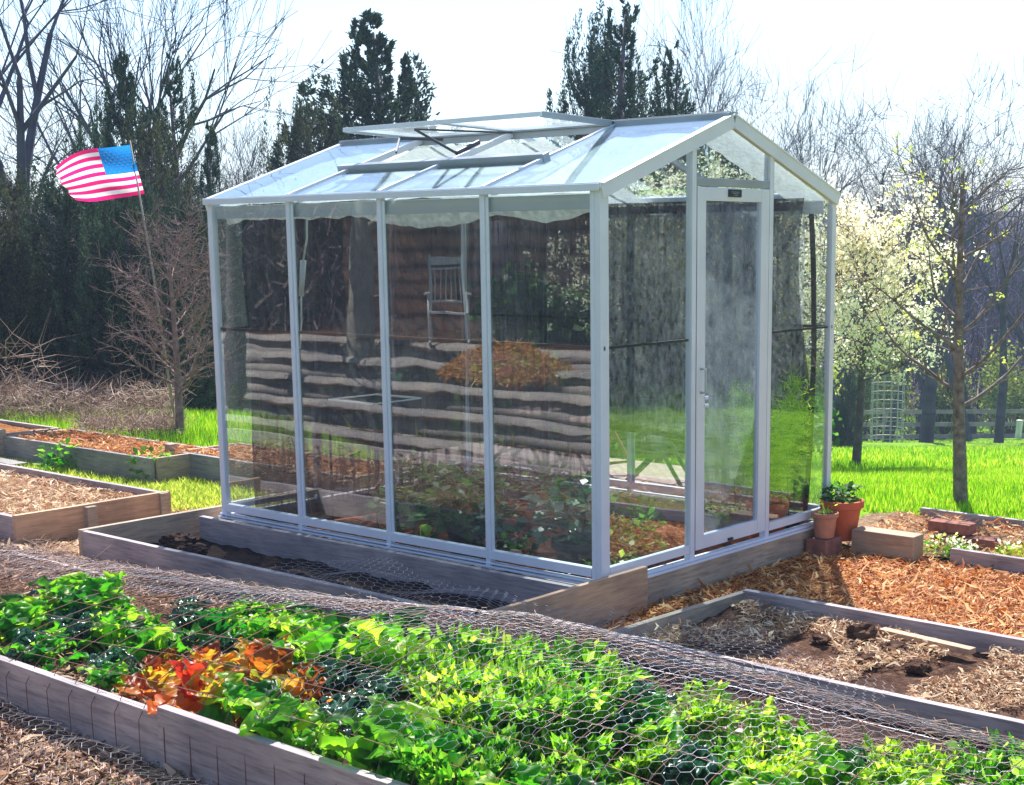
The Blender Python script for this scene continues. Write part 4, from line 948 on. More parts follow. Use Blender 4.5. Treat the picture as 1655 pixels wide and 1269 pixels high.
for k, (x, y, s, lab, ml) in enumerate([(.66, 2.26, 1., 'clump of yellow and white pansies by the timber block', ('bud', 'blossom')), (.80, 2.22, .8, 'white pansies right of the yellow flowered clump', ('blossom', 'blossom')), (1.02, 2.34, .6, 'small white flowers at the board of the flower bed', ('blossom', 'blossom'))]):
    e = empty('pansy', (x, y, -.17)); o = leaves(None, 'leaves', int(130*s), (0, 0, 0), .10*s, .07, 'mustard', (.02, .045), 60+k); o.parent = e
    o = leaves(None, 'flowers', int(36*s), (0, 0, .05), .10*s, .05, ml[0], (.02, .032), 70+k, up=1.2); o.parent = e
    o = leaves(None, 'flowers', int(22*s), (0, 0, .05), .10*s, .05, ml[1], (.02, .032), 75+k, up=1.2); o.parent = e; tag(e, lab, 'flowers')
# stone, stick, offcuts
def clod(name, x, y, z, s, mat, label, cat, seed, flat=.6):
    mm = bpy.data.meshes.new(name); import bmesh; bm = bmesh.new(); bmesh.ops.create_icosphere(bm, subdivisions=4, radius=1)
    for v in bm.verts:
        n_ = mn.noise(v.co*1.6 + Vector((seed, 0, 0)))*.45 + mn.noise(v.co*4.5 + Vector((seed, 0, 0)))*.2 + mn.noise(v.co*11 + Vector((seed, 0, 0)))*.08; v.co *= 1 + n_; v.co.z *= flat; v.co *= s
    bm.to_mesh(mm); bm.free(); mm.materials.append(M[mat]); o = link(bpy.data.objects.new(name, mm)); o.location = (x, y, z); tag(o, label, cat); return o
clod('clod', 1.22, .30, -.12, .075, 'soil', 'large dark clod of earth on the right straw bed', 'clod', 3)
clod('clod', 1.42, .24, -.135, .06, 'soil', 'flatter dark clod right of the largest clod', 'clod', 6, .4)
clod('clod', 1.62, .06, -.14, .05, 'soil', 'small clod at the right end of the dug patch', 'clod', 9, .5)
clod('clod', 1.40, .02, -.14, .05, 'soil', 'small clod in front of the flatter one', 'clod', 12, .5)
clod('clod', 1.10, .17, -.14, .045, 'soil', 'small clod left in front of the largest clod', 'clod', 14, .5)
mm = MB(); mm.bar((1.26, .42, -.125), (1.72, .36, -.125), .05, .025); tag(mm.build('board_scrap', M['wood_tan'], bevel=.003), 'tan board scrap lying behind the largest clod', 'board')
clod('clod', -2.80, -.42, -.11, .10, 'dark_soil', 'dark lump of earth in the narrow shaded bed', 'clod', 21, .6); clod('clod', -2.55, -.5, -.12, .07, 'dark_soil', 'smaller lump of earth beside the first in the narrow bed', 'clod', 22, .6)
mm = MB(); mm.bar((-8.9, .86, -.17), (-6.75, .80, -.17), .14, .03); tag(mm.build('plank', M['wood_grey'], bevel=.004), 'pale plank lying on the ground at the left edge', 'plank')
mm = MB(); mm.bar((-4.95, .60, -.19), (-4.62, .44, -.16), .06, .05); tag(mm.build('wood_scrap', M['wood_tan'], bevel=.004), 'short weathered wood scrap on the weeds between beds', 'wood scrap')
for k, (x, y, lab) in enumerate([(-5.35, 1.12, 'bright green weed clump between the two back left beds'), (-6.35, .92, 'small green weed in front of the far left bed')]):
    potted('weed', lab, 'plant', 110, (x, y, -.18), .14, .2, 'mustard', (.05, .1), 90+k)
# ------------------------------------------------------------------ vegetables in the front bed
def leaf_surf(rn, L, W, nu=26, nv=11, lobes=5, ruffle=.12, droop=.6, fold=.25, stalk=.3):
    """one leaf along +x, returned as verts and quads"""
    u = np.linspace(0, 1, nu); v = np.linspace(-1, 1, nv); ph = rn.uniform(0, 6, 3)
    V = []
    for a in u:
        w = W*max(.04, math.sin(math.pi*min(1, a**.8*.97+.02))**.7)*(1 + .20*math.sin(a*lobes*6.28+ph[0]))
        ang = droop*a; x = L*(stalk + a*(1-.25*droop*a)); zc = L*(.35*a - .55*droop*a*a)
        for b in v:
            e = abs(b)**1.5; V.append((x + .03*L*e*math.sin(a*17+ph[2]), b*w*(1+.10*e*math.sin(a*23+b+ph[2])), zc + fold*w*abs(b) + ruffle*W*e*math.sin(a*11+b*3+ph[1]) + .25*ruffle*W*e*math.sin(a*27+b*5) - .05*W*math.cos(a*26)*(1-e) + rn.normal()*.008*W))
    V = np.array(V); i, k = np.meshgrid(np.arange(nu-1), np.arange(nv-1), indexing='ij'); q = (i*nv+k).ravel()
    F = np.stack([q, q+nv, q+nv+1, q+1], -1)
    n = len(V); V = np.concatenate([V, [(0, -.006, 0), (0, .006, 0), (L*stalk*1.05, .004, 0), (L*stalk*1.05, -.004, 0)]]); F = np.concatenate([F, [[n, n+1, n+2, n+3]]])
    return V, F
def rotm(az, el, roll=0):
    return np.array((Matrix.Rotation(az, 3, 'Z') @ Matrix.Rotation(-el, 3, 'Y') @ Matrix.Rotation(roll, 3, 'X')))
def leafy(seed, n, L, W, mat, el=(.3, 1.3), **k):
    rn = np.random.default_rng(seed); Vs = []; Fs = []; b = 0
    for j in range(n):
        t = j/n; l = rn.uniform(*L)*(1-.35*t); V, F = leaf_surf(rn, l, rn.uniform(*W)*(1-.3*t), **k)
        V = V @ rotm(j*2.4+rn.normal()*.3, el[0]+(el[1]-el[0])*t + rn.normal()*.12, rn.normal()*.25).T + [0, 0, .02+.05*t]; Vs.append(V); Fs.append(F+b); b += len(V)
    return np.concatenate(Vs), np.concatenate(Fs)
def frilly(seed, n, L, mat, leafl=.022):
    rn = np.random.default_rng(seed); P = []; D = []; S = []; A = []; B = []
    for j in range(n):
        az = j*2.4+rn.normal()*.3; el = rn.uniform(.35, 1.35); l = rn.uniform(*L); d = np.array([math.cos(az)*math.cos(el), math.sin(az)*math.cos(el), math.sin(el)]); side = np.array([-math.sin(az), math.cos(az), 0]); up = np.cross(d, side)*-1
        prev = np.zeros(3)
        for i in range(1, 9):
            t = i/8; c = d*l*t + np.array([math.cos(az), math.sin(az), -.6])*l*.28*t*t; A.append(prev); B.append(c); prev = c
            if t < .3: continue
            w = l*.34*math.sin(min(1, t*.95)*3.0)**.6 + .01
            for s in (-1, 1):
                for m in range(5):
                    q = rn.random(); p = c + side*s*w*q + d*rn.normal()*.006; dd = side*s*.8 + d*.6 + rn.normal(size=3)*.55; dd /= np.linalg.norm(dd)
                    P.append(p); D.append(dd*leafl*rn.uniform(.7, 1.5)); x = np.cross(dd, up+rn.normal(size=3)*.5); x /= np.linalg.norm(x); S.append(x*leafl*.24)
                    for g_ in (-.75, .75): d3 = dd*math.cos(g_) + x*math.sin(g_); P.append(p + dd*leafl*.18); D.append(d3*leafl*rn.uniform(.5, .95)); x3 = x*math.cos(g_) - dd*math.sin(g_); S.append(x3*leafl*.2)
    P, D, S = map(np.array, (P, D, S)); curl = rn.normal(size=(len(P), 1))*.25*leafl
    V = np.stack([P, P+D*.55-S, P+D+np.array([0, 0, 1])*curl, P+D*.55+S], 1).reshape(-1, 3); F = np.arange(len(V)).reshape(-1, 4)
    V2, F2 = prisms(np.array(A), np.array(B), .0028, .0018, 4)
    return np.concatenate([V, V2]), np.concatenate([F, F2+len(V)])
def proto(name, V, F, mat):
    return mesh_np(name, V, F, M[mat], None, True)
KINDS = {
 'kale': ([proto('kale', *leafy(s, 11, (.15, .23), (.055, .085), 'kale', lobes=4, ruffle=.3, droop=.7), 'kale') for s in (1, 2, 3, 4)], 'kale', 'leafy vegetable'),
 'chard': ([proto('chard', *leafy(s, 10, (.13, .19), (.042, .065), 'chard', lobes=2, ruffle=.2, droop=.55), 'chard') for s in (5, 6)], 'chard', 'leafy vegetable'),
 'mustard': ([proto('mustard_green', *frilly(s, 15, (.13, .21), 'mustard', .034), 'mustard') for s in (7, 8, 9, 10)], 'mustard', 'leafy vegetable'),
 'curly': ([proto('curly_green', *leafy(s, 14, (.11, .17), (.032, .048), 'mustard', lobes=6, ruffle=.6, droop=.6, nu=30, nv=11), 'mustard') for s in (15, 16)], 'mustard', 'leafy vegetable'),
 'cabbage': ([proto('blue_green_kale', *leafy(s, 13, (.11, .16), (.030, .042), 'bluegreen', lobes=6, ruffle=.7, droop=.8, nu=30, nv=11), 'bluegreen') for s in (11, 12)], 'bluegreen', 'leafy vegetable')}
LAB = {'kale': ('broad leaved bright green plant in the left half of the front bed', 'broad green plants in the front bed'),
       'chard': ('orange red leaved plant in the coloured patch of the front bed', 'orange leaved plants in the front bed'),
       'mustard': ('feathery yellow green plant in the right half of the front bed', 'feathery greens in the front bed'),
       'curly': ('crinkled light green plant among the feathery ones in the front bed', 'crinkled greens in the front bed'),
       'cabbage': ('blue green curled leaf plant in the middle of the front bed', 'blue green plants in the front bed')}
usedk = set(); rp = random.Random(3)
def plantv(kind, x, y, s, z=-.085):
    pr = KINDS[kind][0]; i = rp.randrange(len(pr)); key = (kind, i)
    o = pr[i] if key not in usedk else pr[i].copy()
    if key in usedk: col.objects.link(o)
    usedk.add(key); o.location = (x, y, z); o.scale = (s, s, s*rp.uniform(.9, 1.15)); o.rotation_euler.z = rp.uniform(0, 6.28)
    tag(o, LAB[kind][0], KINDS[kind][2], LAB[kind][1])
xx = -2.35
spots = []
while xx < 3.5:
    for r_ in range(5):
        spots.append((xx + rp.uniform(-.08, .08), -2.29 + r_*.22 + rp.uniform(-.06, .06)))
    xx += .205
for x, y in spots:
    if x < -1.75 or (x < -1.2 and y > -1.62) or (x < -.8 and y > -1.42): continue
    if y > -1.45 and x > .9 and x < 1.6: continue
    if y > -1.5 and -.6 < x < .5 and rp.random() < .6: continue
    d1 = (x+.12)/.55, (y+2.08)/.30
    if d1[0]**2 + d1[1]**2 < 1: kind = 'chard' if rp.random() < .62 else 'kale'
    elif x < -.05: kind = rp.choices(['kale', 'curly', 'cabbage'], [8, 1, 1.6])[0]
    elif x < .5: kind = rp.choices(['kale', 'cabbage', 'mustard', 'curly'], [3, 4, 2, 2])[0]
    elif (x-.95)**2/.16 + (y+2.05)**2/.04 < 1: kind = rp.choices(['cabbage', 'mustard'], [3, 1])[0]
    elif x < 2.1: kind = rp.choices(['mustard', 'curly', 'cabbage', 'kale'], [5, 3, 1.6, 2.2])[0]
    else: kind = rp.choices(['kale', 'curly', 'mustard', 'cabbage'], [4, 3, 2, 1.5])[0]
    hump = 1 + .28*math.sin(x*3.3+.9)*math.sin(x*1.3+2)
    s = rp.uniform(.85, 1.25)*hump*(.8 if kind == 'chard' else 1)
    if .45 < x < 1.35 and y > -1.9 and kind in ('mustard', 'curly'): s *= 1.3
    plantv(kind, x, y, s)
for k_, (pr, _, _) in KINDS.items():
    for i, o in enumerate(pr):
        if (k_, i) not in usedk: bpy.data.objects.remove(o)

# ------------------------------------------------------------------ wire
def wires(name, polys, r, mat, parent=None, n=3):
    A = []; B = []
    for p in polys: p = np.asarray(p); A.append(p[:-1]); B.append(p[1:])
    V, F = prisms(np.concatenate(A), np.concatenate(B), r, r, n); return mesh_np(name, V, F, M[mat], parent)
def hexnet(name, fn, U, Vv, cell, r, mat, parent=None, keepf=None):
    """fn(u, v) -> xyz, u,v in metres; honeycomb of twisted wire"""
    a = cell/math.sqrt(3); A = []; B = []; nu = int(U/cell); nv = int(Vv/(1.5*a))
    for j in range(nv):
        for i in range(nu):
            cx = (i + (.5 if j % 2 else 0))*cell; cy = j*1.5*a
            if keepf and not keepf(cx, cy): continue
            p = [(cx, cy-a), (cx+cell/2, cy-a/2), (cx+cell/2, cy+a/2), (cx, cy+a)]
            q = [fn(*t) for t in p]; A += q[:3]; B += q[1:]
    V, F = prisms(np.array(A), np.array(B), r, r, 3); return mesh_np(name, V, F, M[mat], parent)
def archp(t):
    """t 0..1 from the front foot over the top to the rear foot: y, z"""
    pts = [(-2.508, -.2), (-2.508, -.02), (-2.44, .13), (-2.25, .25), (-1.95, .335), (-1.65, .345), (-1.4, .27), (-1.2, .12), (-1.10, -.06), (-1.07, -.17)]
    cum = [0]
    for p, q in zip(pts, pts[1:]): cum.append(cum[-1] + math.dist(p, q))
    s = t*cum[-1]; k = max(0, min(len(pts)-2, next((i for i in range(len(cum)-1) if cum[i+1] >= s), len(pts)-2))); f = (s-cum[k])/(cum[k+1]-cum[k])
    return pts[k][0]+(pts[k+1][0]-pts[k][0])*f, pts[k][1]+(pts[k+1][1]-pts[k][1])*f, cum[-1]
AL = archp(0)[2]
def tun(x, t, off=0):
    y, z, _ = archp(min(1, max(0, t))); e = math.sin(math.pi*min(1, max(0, t))); hf = float(np.interp(x, [-3.4, -1.9, -.8, .2, .9, 1.8, 3.6], [.15, .32, .58, .80, .92, .88, .80])); z = z if z < -.09 else -.09 + (z+.09)*hf
    return (x + .03*e*mn.noise(Vector((x*1.3, t*3, 1))), y + .02*e*mn.noise(Vector((x*1.1, 5, t*2))), z + e*(.045*mn.noise(Vector((x*.9, 2, t*2))) + off) - .12*e*max(0, (x-1.9))*.5)
T = empty('wire_tunnel', (.5, -1.8, -.2)); tag(T, 'long arched tunnel of rusty mesh and chicken wire over the front bed', 'wire tunnel')
x = -3.3; j = 0
while x < 3.9:
    wires('hoop', [[tun(x, t) for t in np.linspace(0, 1, 34)]], .0017, 'wire_rust', T, 4); x += .148
wires('long_wires', [[tun(x, t/AL) for x in np.linspace(-3.3, 3.85, 90)] for t in np.arange(.36, AL, .149)], .0014, 'wire_rust', T)
hexnet('chicken_wire', lambda u, v: tuple(c + d for c, d in zip(tun(-3.4+u, .09+v/AL, .006), (.010*mn.noise(Vector((u*6, v*9, 1))), .008*mn.noise(Vector((u*7, v*6, 5))), .016*mn.noise(Vector((u*5, v*7, 9)))))), 7.3, AL*.90, .047, .0005, 'wire', T, lambda u, v: v/AL > (.42 if u < 3.9 else .12))
wires('selvedge_wire', [[tun(x, .985, .004) for x in np.linspace(-3.3, 3.85, 120)]], .0022, 'wire', T); wires('selvedge_wire', [[tun(x, .87, .012+.01*math.sin(x*9)) for x in np.linspace(-3.3, 3.85, 120)]], .0018, 'wire', T)
under(T)
def loose(u, v):
    x = -1.22 + u; yt = float(np.interp(x, [-1.22, -.9, -.3, .1, .5, 1.0, 1.5, 2.0], [-.42, -.50, -.66, -.60, -.38, -.20, -.42, -.7])); yb = -1.12; y = yt + (yb-yt)*v/.62
    zb = np.interp(x, [-1.22, -.2, .1, .45, 2.0], [.03, .045, .05, -.035, -.05]) + .035*mn.noise(Vector((x*3, y*3, 4))) + .02*math.sin(x*9+y*5) + .05*max(0, 1-abs(v-.42)*3)
    return (x, y, float(zb))
o = hexnet('chicken_wire', loose, 3.1, .62, .05, .00085, 'wire'); tag(o, 'loose piece of chicken wire lying over the near corner of the shaded bed', 'chicken wire')
def loose2(u, v):
    x = -1.35 + u; y = -2.56 - v - .05*math.sin(x*2); return (x, y, float(gz(x, y)) + .05 + .05*mn.noise(Vector((x*3.5, y*4, 8))) + .05*math.exp(-((v-.12)/.1)**2))
o = hexnet('chicken_wire', loose2, 2.6, .42, .05, .0009, 'wire'); tag(o, 'crumpled chicken wire lying on the ground at the bottom left', 'chicken wire')
# dry vines and stems tangled on the tunnel
def vines(n, x0, x1, seed, label, mat='brush'):
    rn = np.random.default_rng(seed); P = []
    for _ in range(n):
        x = rn.uniform(x0, x1); t = rn.uniform(.72, .97); dx = rn.uniform(.06, .22)*rn.choice([-1, 1]); dt = rn.normal()*.06
        P.append([np.array(tun(x+dx*s, t+dt*s, .012)) + rn.normal(size=3)*.008 for s in np.linspace(0, 1, 5)])
    o = wires('dry_vines', P, .0016, mat); tag(o, label, 'dry vines', kind='stuff')
vines(420, -3.2, .3, 5, 'dry brown stems tangled in the rear side of the wire tunnel'); vines(120, .3, 3.6, 6, 'reddish dead stems caught on the right part of the wire tunnel', 'chips_dark')
# dead leaves and twigs on the shaded path strip
brn = in_rects(9000, [(-4.5, 4.2, -1.18, -.80)]); x_, y_ = brn; n = len(x_); z_ = gz(x_, y_) + rng.random(n)*.06; a_ = rng.random(n)*6.28; l_ = rng.uniform(.04, .16, n)
d_ = np.stack([np.cos(a_), np.sin(a_), rng.normal(size=n)*.25], -1)*l_[:, None]; P_ = np.stack([x_, y_, z_], -1); V_, F_ = prisms(P_, P_+d_, .0016, .0008, 3); o = mesh_np('dead_stems', V_, F_, M['brush']); tag(o, 'dead vine stems matted on the strip of path behind the tunnel', 'dead stems', kind='stuff')

# ------------------------------------------------------------------ inside the greenhouse
Z0 = -.168
INS = [ # x, y, rtop, rbot, h, mat, label, plant(n, rad, h, mat, leaf)
 (-2.35, .42, .12, .09, .10, 'terracotta_pale', 'wide shallow pale pot inside behind the second pane from the left', None),
 (-2.05, .62, .10, .075, .17, 'black_pot', 'black pot inside holding a round leaved plant, behind the second pane', (150, .16, .16, 'potplant', (.05, .09))),
 (-1.83, .40, .08, .06, .12, 'terracotta', 'small orange pot inside beside the second mullion', (40, .08, .08, 'potplant', (.03, .06))),
 (-1.38, .50, .13, .09, .20, 'black_pot', 'large black pot inside with the biggest dark green foliage', (320, .24, .34, 'potplant', (.06, .12))),
 (-1.05, .42, .10, .08, .18, 'terracotta_pale', 'pale brown pot inside behind the third pane', (90, .14, .18, 'bluegreen', (.04, .08))),
 (-.86, .33, .075, .055, .13, 'terracotta', 'orange pot inside next to the last mullion', (50, .09, .10, 'potplant', (.03, .07))),
 (-.60, .55, .15, .11, .20, 'black_pot', 'wide black tub inside behind the near pane', (260, .22, .30, 'bluegreen', (.05, .10))),
 (-.30, .62, .13, .10, .17, 'black_pot', 'black pot with a pale rim inside near the corner post', (160, .16, .22, 'potplant', (.04, .08))),
 (-.42, .22, .09, .07, .12, 'black_pot', 'low black pot inside tight against the near pane', None),
 (-.18, .30, .13, .10, .10, 'terracotta', 'broad terracotta bowl inside behind the corner post', (90, .13, .12, 'mustard', (.03, .06))),
 (-.75, 1.25, .10, .08, .15, 'terracotta', 'terracotta pot inside standing in the middle of the floor', (60, .13, .15, 'mustard', (.03, .07))),
 (-.22, 1.80, .125, .085, .27, 'terracotta', 'large terracotta pot inside the rear right corner', None),
 (-1.75, 1.65, .12, .09, .2, 'terracotta', 'terracotta pot inside by the rear wall', (80, .15, .2, 'potplant', (.04, .08))),
 (-2.6, 1.3, .11, .08, .18, 'black_pot', 'black pot inside near the far end wall', (90, .16, .25, 'potplant', (.04, .08)))]
for k, (x, y, rt, rb, h, mt, lab, pl_) in enumerate(INS):
    pot('flower_pot', x, y, Z0, rt, rb, h, mt, lab)
    if pl_: potted('potted_plant', 'plant growing in the ' + lab.replace(' inside', '', 1), 'plant', pl_[0], (x, y, Z0+h*.85), pl_[1], pl_[2], pl_[3], pl_[4], 20+k)
# tall fennel
e = empty('tall_herb', (-.22, 1.80, Z0+.24)); rn_ = np.random.default_rng(77); P = []
for s in range(15):
    a = rn_.uniform(0, 6.28); h = rn_.uniform(.35, .72); p = [np.array([0, 0, 0])]
    for i in range(1, 8): t = i/7; p.append(np.array([math.cos(a)*.17*t*t, math.sin(a)*.17*t*t, h*t]) + rn_.normal(size=3)*.008)
    P.append(p)
wires('stems', P, .003, 'fennel', e, 4)
c = np.concatenate([np.array(p)[2:] for p in P]); c = np.repeat(c, 60, 0) + rn_.normal(size=(len(c)*60, 3))*[.035, .035, .03]; d = rn_.normal(size=c.shape)+[0, 0, .6]; d /= np.linalg.norm(d, axis=1, keepdims=True); s = np.cross(d, rn_.normal(size=c.shape)); s /= np.linalg.norm(s, axis=1, keepdims=True)
V, F = slivers(c, d*.04, s*.004); mesh_np('foliage', V, F, M['fennel'], e); tag(e, 'tall feathery herb in the large pot in the rear right corner inside', 'plant')
mm = MB(); mm.box(-.66, .075, -.02, -.60, .095, .05); o = mm.build('plant_label', M['wood_tan']); tag(o, 'tan wooden plant marker standing behind the near pane', 'plant label')
mm = MB(); c0 = Vector((-1.30, .10, .07)); pts = [c0 + Vector((.045*math.cos(t)*(1 if math.cos(t) > 0 else .9), .012*math.sin(t*2), .032*math.sin(t))) for t in np.linspace(0, 2*math.pi, 15)[:-1]]; mm.add(pts, [tuple(range(14))]); mm.tube([c0+Vector((-.04, 0, 0)), c0+Vector((-.05, .02, -.18))], .0025, 5); tag(mm.build('young_leaf', M['mustard']), 'single bright green leaf close behind the third pane', 'leaf')
S = empty('plant_stand', (-2.6, .9, Z0)); tag(S, 'light metal plant stand inside behind the second pane', 'plant stand')
for x in (-2.82, -2.40):
    for y in (.75, 1.15): mm = MB(); mm.tube([(x, y, Z0), (x, y, .62)], .008, 6); mm.build('leg', M['alu_dark'], S)
mm = MB()
for y in (.75, 1.15): mm.tube([(-2.82, y, .62), (-2.40, y, .62)], .008, 6)
for x in (-2.82, -2.40): mm.tube([(x, .75, .62), (x, 1.15, .62)], .005, 5)
mm.build('shelf', M['white_wood'], S); under(S)

# ------------------------------------------------------------------ patio chairs
def chair(x, y, rz, frame, slat, label):
    e = empty('folding_chair', (0, 0, 0)); w = .42
    for s in (-1, 1):
        mm = MB(); mm.bar((-.22, s*w/2, 0), (.20, s*w/2, .42), .02, .028); mm.build('leg', M[frame], e, bevel=.003)
        mm = MB(); mm.bar((.24, s*(w/2-.025), 0), (-.27, s*(w/2-.025), .88), .02, .028); mm.build('back_leg', M[frame], e, bevel=.003)
    for x_ in (.20, .11, .02, -.07): mm = MB(); mm.box(x_-.038, -w/2-.01, .405, x_+.038, w/2+.01, .423); mm.build('seat_slat', M[slat], e, bevel=.003)
    for t in (.60, .72, .84): xx_ = .24 - .51*t/.88; mm = MB(); mm.bar((xx_, -w/2+.01, t), (xx_, w/2-.01, t), .014, .085, up=(-.5, 0, .86)); mm.build('back_slat', M[slat], e, bevel=.003)
    mm = MB(); mm.bar((-.12, -w/2, .10), (-.12, w/2, .10), .014, .02); mm.build('stretcher', M[frame], e)
    e.location = (x, y, -.155); e.rotation_euler.z = rz; tag(e, label, 'chair', 'folding chairs on the patio'); return e
chair(-2.02, 3.12, YAW-math.pi/2-.25, 'green_paint', 'green_paint', 'dark green folding chair on the brick patio, seen through the end pane')
chair(-2.62, 3.2, YAW+.6, 'red_brown', 'red_brown', 'red brown folding chair left of the green one on the patio')
chair(-3.5, 3.35, YAW-2.0, 'green_paint', 'red_brown', 'folding chair with reddish slats at the far side of the patio')

# ------------------------------------------------------------------ what the long glass wall mirrors: terraces, porch, house
def terr(y0, y1, z, x0, x1, name, label, hlog=3):
    e = empty(name, ((x0+x1)/2, y0, -.1)); n = 14
    mm = MB(); gb = -.22
    for i in range(hlog):
        zz = z - .06 - i*.105; pts = [(x, y0 - .22*math.sin((x-x0)/(x1-x0)*math.pi)*.8 + .02*mn.noise(Vector((x, i, 2))), zz + .008*mn.noise(Vector((x*2, i, 7)))) for x in np.linspace(x0, x1, n)]
        ml = MB(); ml.tube(pts, [.06 + .018*mn.noise(Vector((p[0]*1.3, i, 5))) + .012 for p in pts], 9); ml.build('log', M['log'], e, smooth=True)
    o = soil_grid('terrace_soil', x0, x1, y1, y0-.02, z-.05, .018, M['soil'], e, .08, seed=int(z*10)); tag(e, label, 'terrace'); under(e)
terr(-2.78, -3.3, .02, -10, -1.9, 'log_terrace', 'lowest log edged terrace mirrored in the glass, left of the view')
terr(-3.3, -3.75, .17, -9.8, -1.2, 'log_terrace', 'second log edged terrace from the bottom, mirrored in the glass')
terr(-3.75, -4.2, .33, -9.6, -1.5, 'log_terrace', 'third log edged terrace from the bottom, mirrored in the glass')
terr(-4.2, -4.6, .48, -9.5, -2.0, 'log_terrace', 'fourth log edged terrace from the bottom, mirrored in the glass')
terr(-4.6, -8.6, .62, -10.5, -2.6, 'log_terrace', 'top log edged terrace before the porch, mirrored in the glass')
e = empty('straw_mound', (-4.62, -4.35, .4)); rn_ = np.random.default_rng(4); n = 9000; r_ = rn_.random(n)**.5; a_ = rn_.random(n)*6.28; P_ = np.stack([np.cos(a_)*r_*.75, np.sin(a_)*r_*.35, .30*(1-r_**1.6)*rn_.random(n)**.3], -1); d_ = rn_.normal(size=(n, 3))*[1, 1, .4]; d_ /= np.linalg.norm(d_, axis=1, keepdims=True); s_ = np.cross(d_, rn_.normal(size=(n, 3))); s_ /= np.linalg.norm(s_, axis=1, keepdims=True)
V, F = slivers(P_, d_*.11, s_*.006); mesh_np('straw', V, F, M['straw_heap'], e); tag(e, 'golden heap of straw on the terrace, mirrored in the third pane', 'straw heap')
blades('terrace_weeds', 0, in_rects(900, [(-9, -1.2, -4.5, -3.0)]), M['weeds'], (.08,.3), (.006,.016), 'weeds and grass on the log terraces mirrored in the glass', 'weeds', 1.0)
# rocking chair
RC = empty('rocking_chair', (0, 0, 0)); W_ = .50
def rb(name, pts, r, n=8): mm = MB(); mm.tube(pts, r, n); return mm.build(name, M['white_wood'], RC, smooth=True)
for s in (-1, 1):
    rb('back_post', [(-.22, s*.22, .38), (-.30, s*.225, .8), (-.42, s*.23, 1.16)], [.022, .018, .014]); rb('leg', [(.24, s*.24, .06), (.22, s*.24, .66)], .020); rb('leg', [(-.20, s*.22, .05), (-.22, s*.22, .42)], .019)
    rb('rocker', [(-.48, s*.24, .10), (-.2, s*.24, .03), (.1, s*.24, .02), (.42, s*.24, .09)], .020); mm = MB(); mm.bar((-.27, s*.25, .67), (.30, s*.27, .67), .07, .022); mm.build('armrest', M['white_wood'], RC, bevel=.004)
mm = MB(); mm.bar((-.24, 0, .41), (.27, 0, .43), .50, .03); mm.build('seat', M['white_wood'], RC, bevel=.006)
mm = MB(); mm.bar((-.405, -.22, 1.08), (-.405, .22, 1.08), .02, .10); mm.build('top_rail', M['white_wood'], RC, bevel=.004); rb('lower_rail', [(-.255, -.22, .55), (-.255, .22, .55)], .016); rb('upper_rail', [(-.37, -.22, .98), (-.37, .22, .98)], .014)
for k in range(6): yk = -.17+.068*k; rb('spindle', [(-.255, yk, .55), (-.30, yk*1.05, .78), (-.375, yk*1.1, 1.0)], .008, 6)
RC.location = (-5.95, -4.95, .58-.28); RC.rotation_euler.z = math.atan2(4.95+5.2, 5.95+4.2); RC.location.z = .58; RC.scale = (.78,)*3
tag(RC, 'white rocking chair on the terrace, mirrored in the third glass pane', 'rocking chair')
# house
hx, hy, hz_ = at(820, 17.5, 400, True); HS = empty('house', (hx, hy, .55)); HS.rotation_euler.z = math.atan2(-HY, HX) + math.pi/2
def hp(name, args, mat, par=None, bev=0): mm = MB(); mm.box(*args); return mm.build(name, M[mat], par or HS, bevel=bev)
hp('wall', (-1.9, 0, -.9, 4.2, .25, 2.6), 'siding'); hp('roof', (-2.2, -.7, 2.6, 4.5, 1.5, 2.75), 'wood_grey')
w_ = hp('window', (.9, -.03, .9, 1.8, -.002, 1.9), 'rubber'); hp('window_frame', (.85, -.05, 1.9, 1.85, -.001, 1.97), 'white_wood', w_); hp('window_frame', (.85, -.05, .83, 1.85, -.001, .9), 'white_wood', w_); hp('window_frame', (1.33, -.045, .9, 1.37, -.031, 1.9), 'white_wood', w_)
hp('door', (-.6, -.04, -.1, .2, -.002, 1.9), 'wood_tan')
for x in (-1.9, 1.1, 4.2): hp('porch_post', (x-.06, -.66, -.7, x+.06, -.54, 2.598), 'wood_grey')
tag(HS, 'brown log sided house front mirrored in the long glass wall', 'house')
shrub(880, 15, 230, 440, 'potplant', 'green bush before the brown house, mirrored in the near pane', seed=20, n=5000, mir=True)
shrub(640, 13.5, 60, 620, 'bluegreen', 'small bush mirrored low in the second pane', seed=21, n=1500, mir=True)
x_, y_, _ = at(575, 14.5, 500, True); t_, _tp = fruit('old_tree', 55, 4.6, 1.5, .38, M['bamboo'], .15, 14, 5, (.1, 0), .1, .008); t_.location = (x_, y_, .1); tag(t_, 'thick pale forked tree trunk mirrored in the second pane', 'tree')
x_, y_, _ = at(375, 14., 500, True); t_, _tp = fruit('old_tree', 56, 4.2, 1.2, .3, M['bark'], .10, 14, 5, (-.1, 0), .1, .008); t_.location = (x_, y_, .1); tag(t_, 'dark tree mirrored in the first glass pane from the left', 'tree')
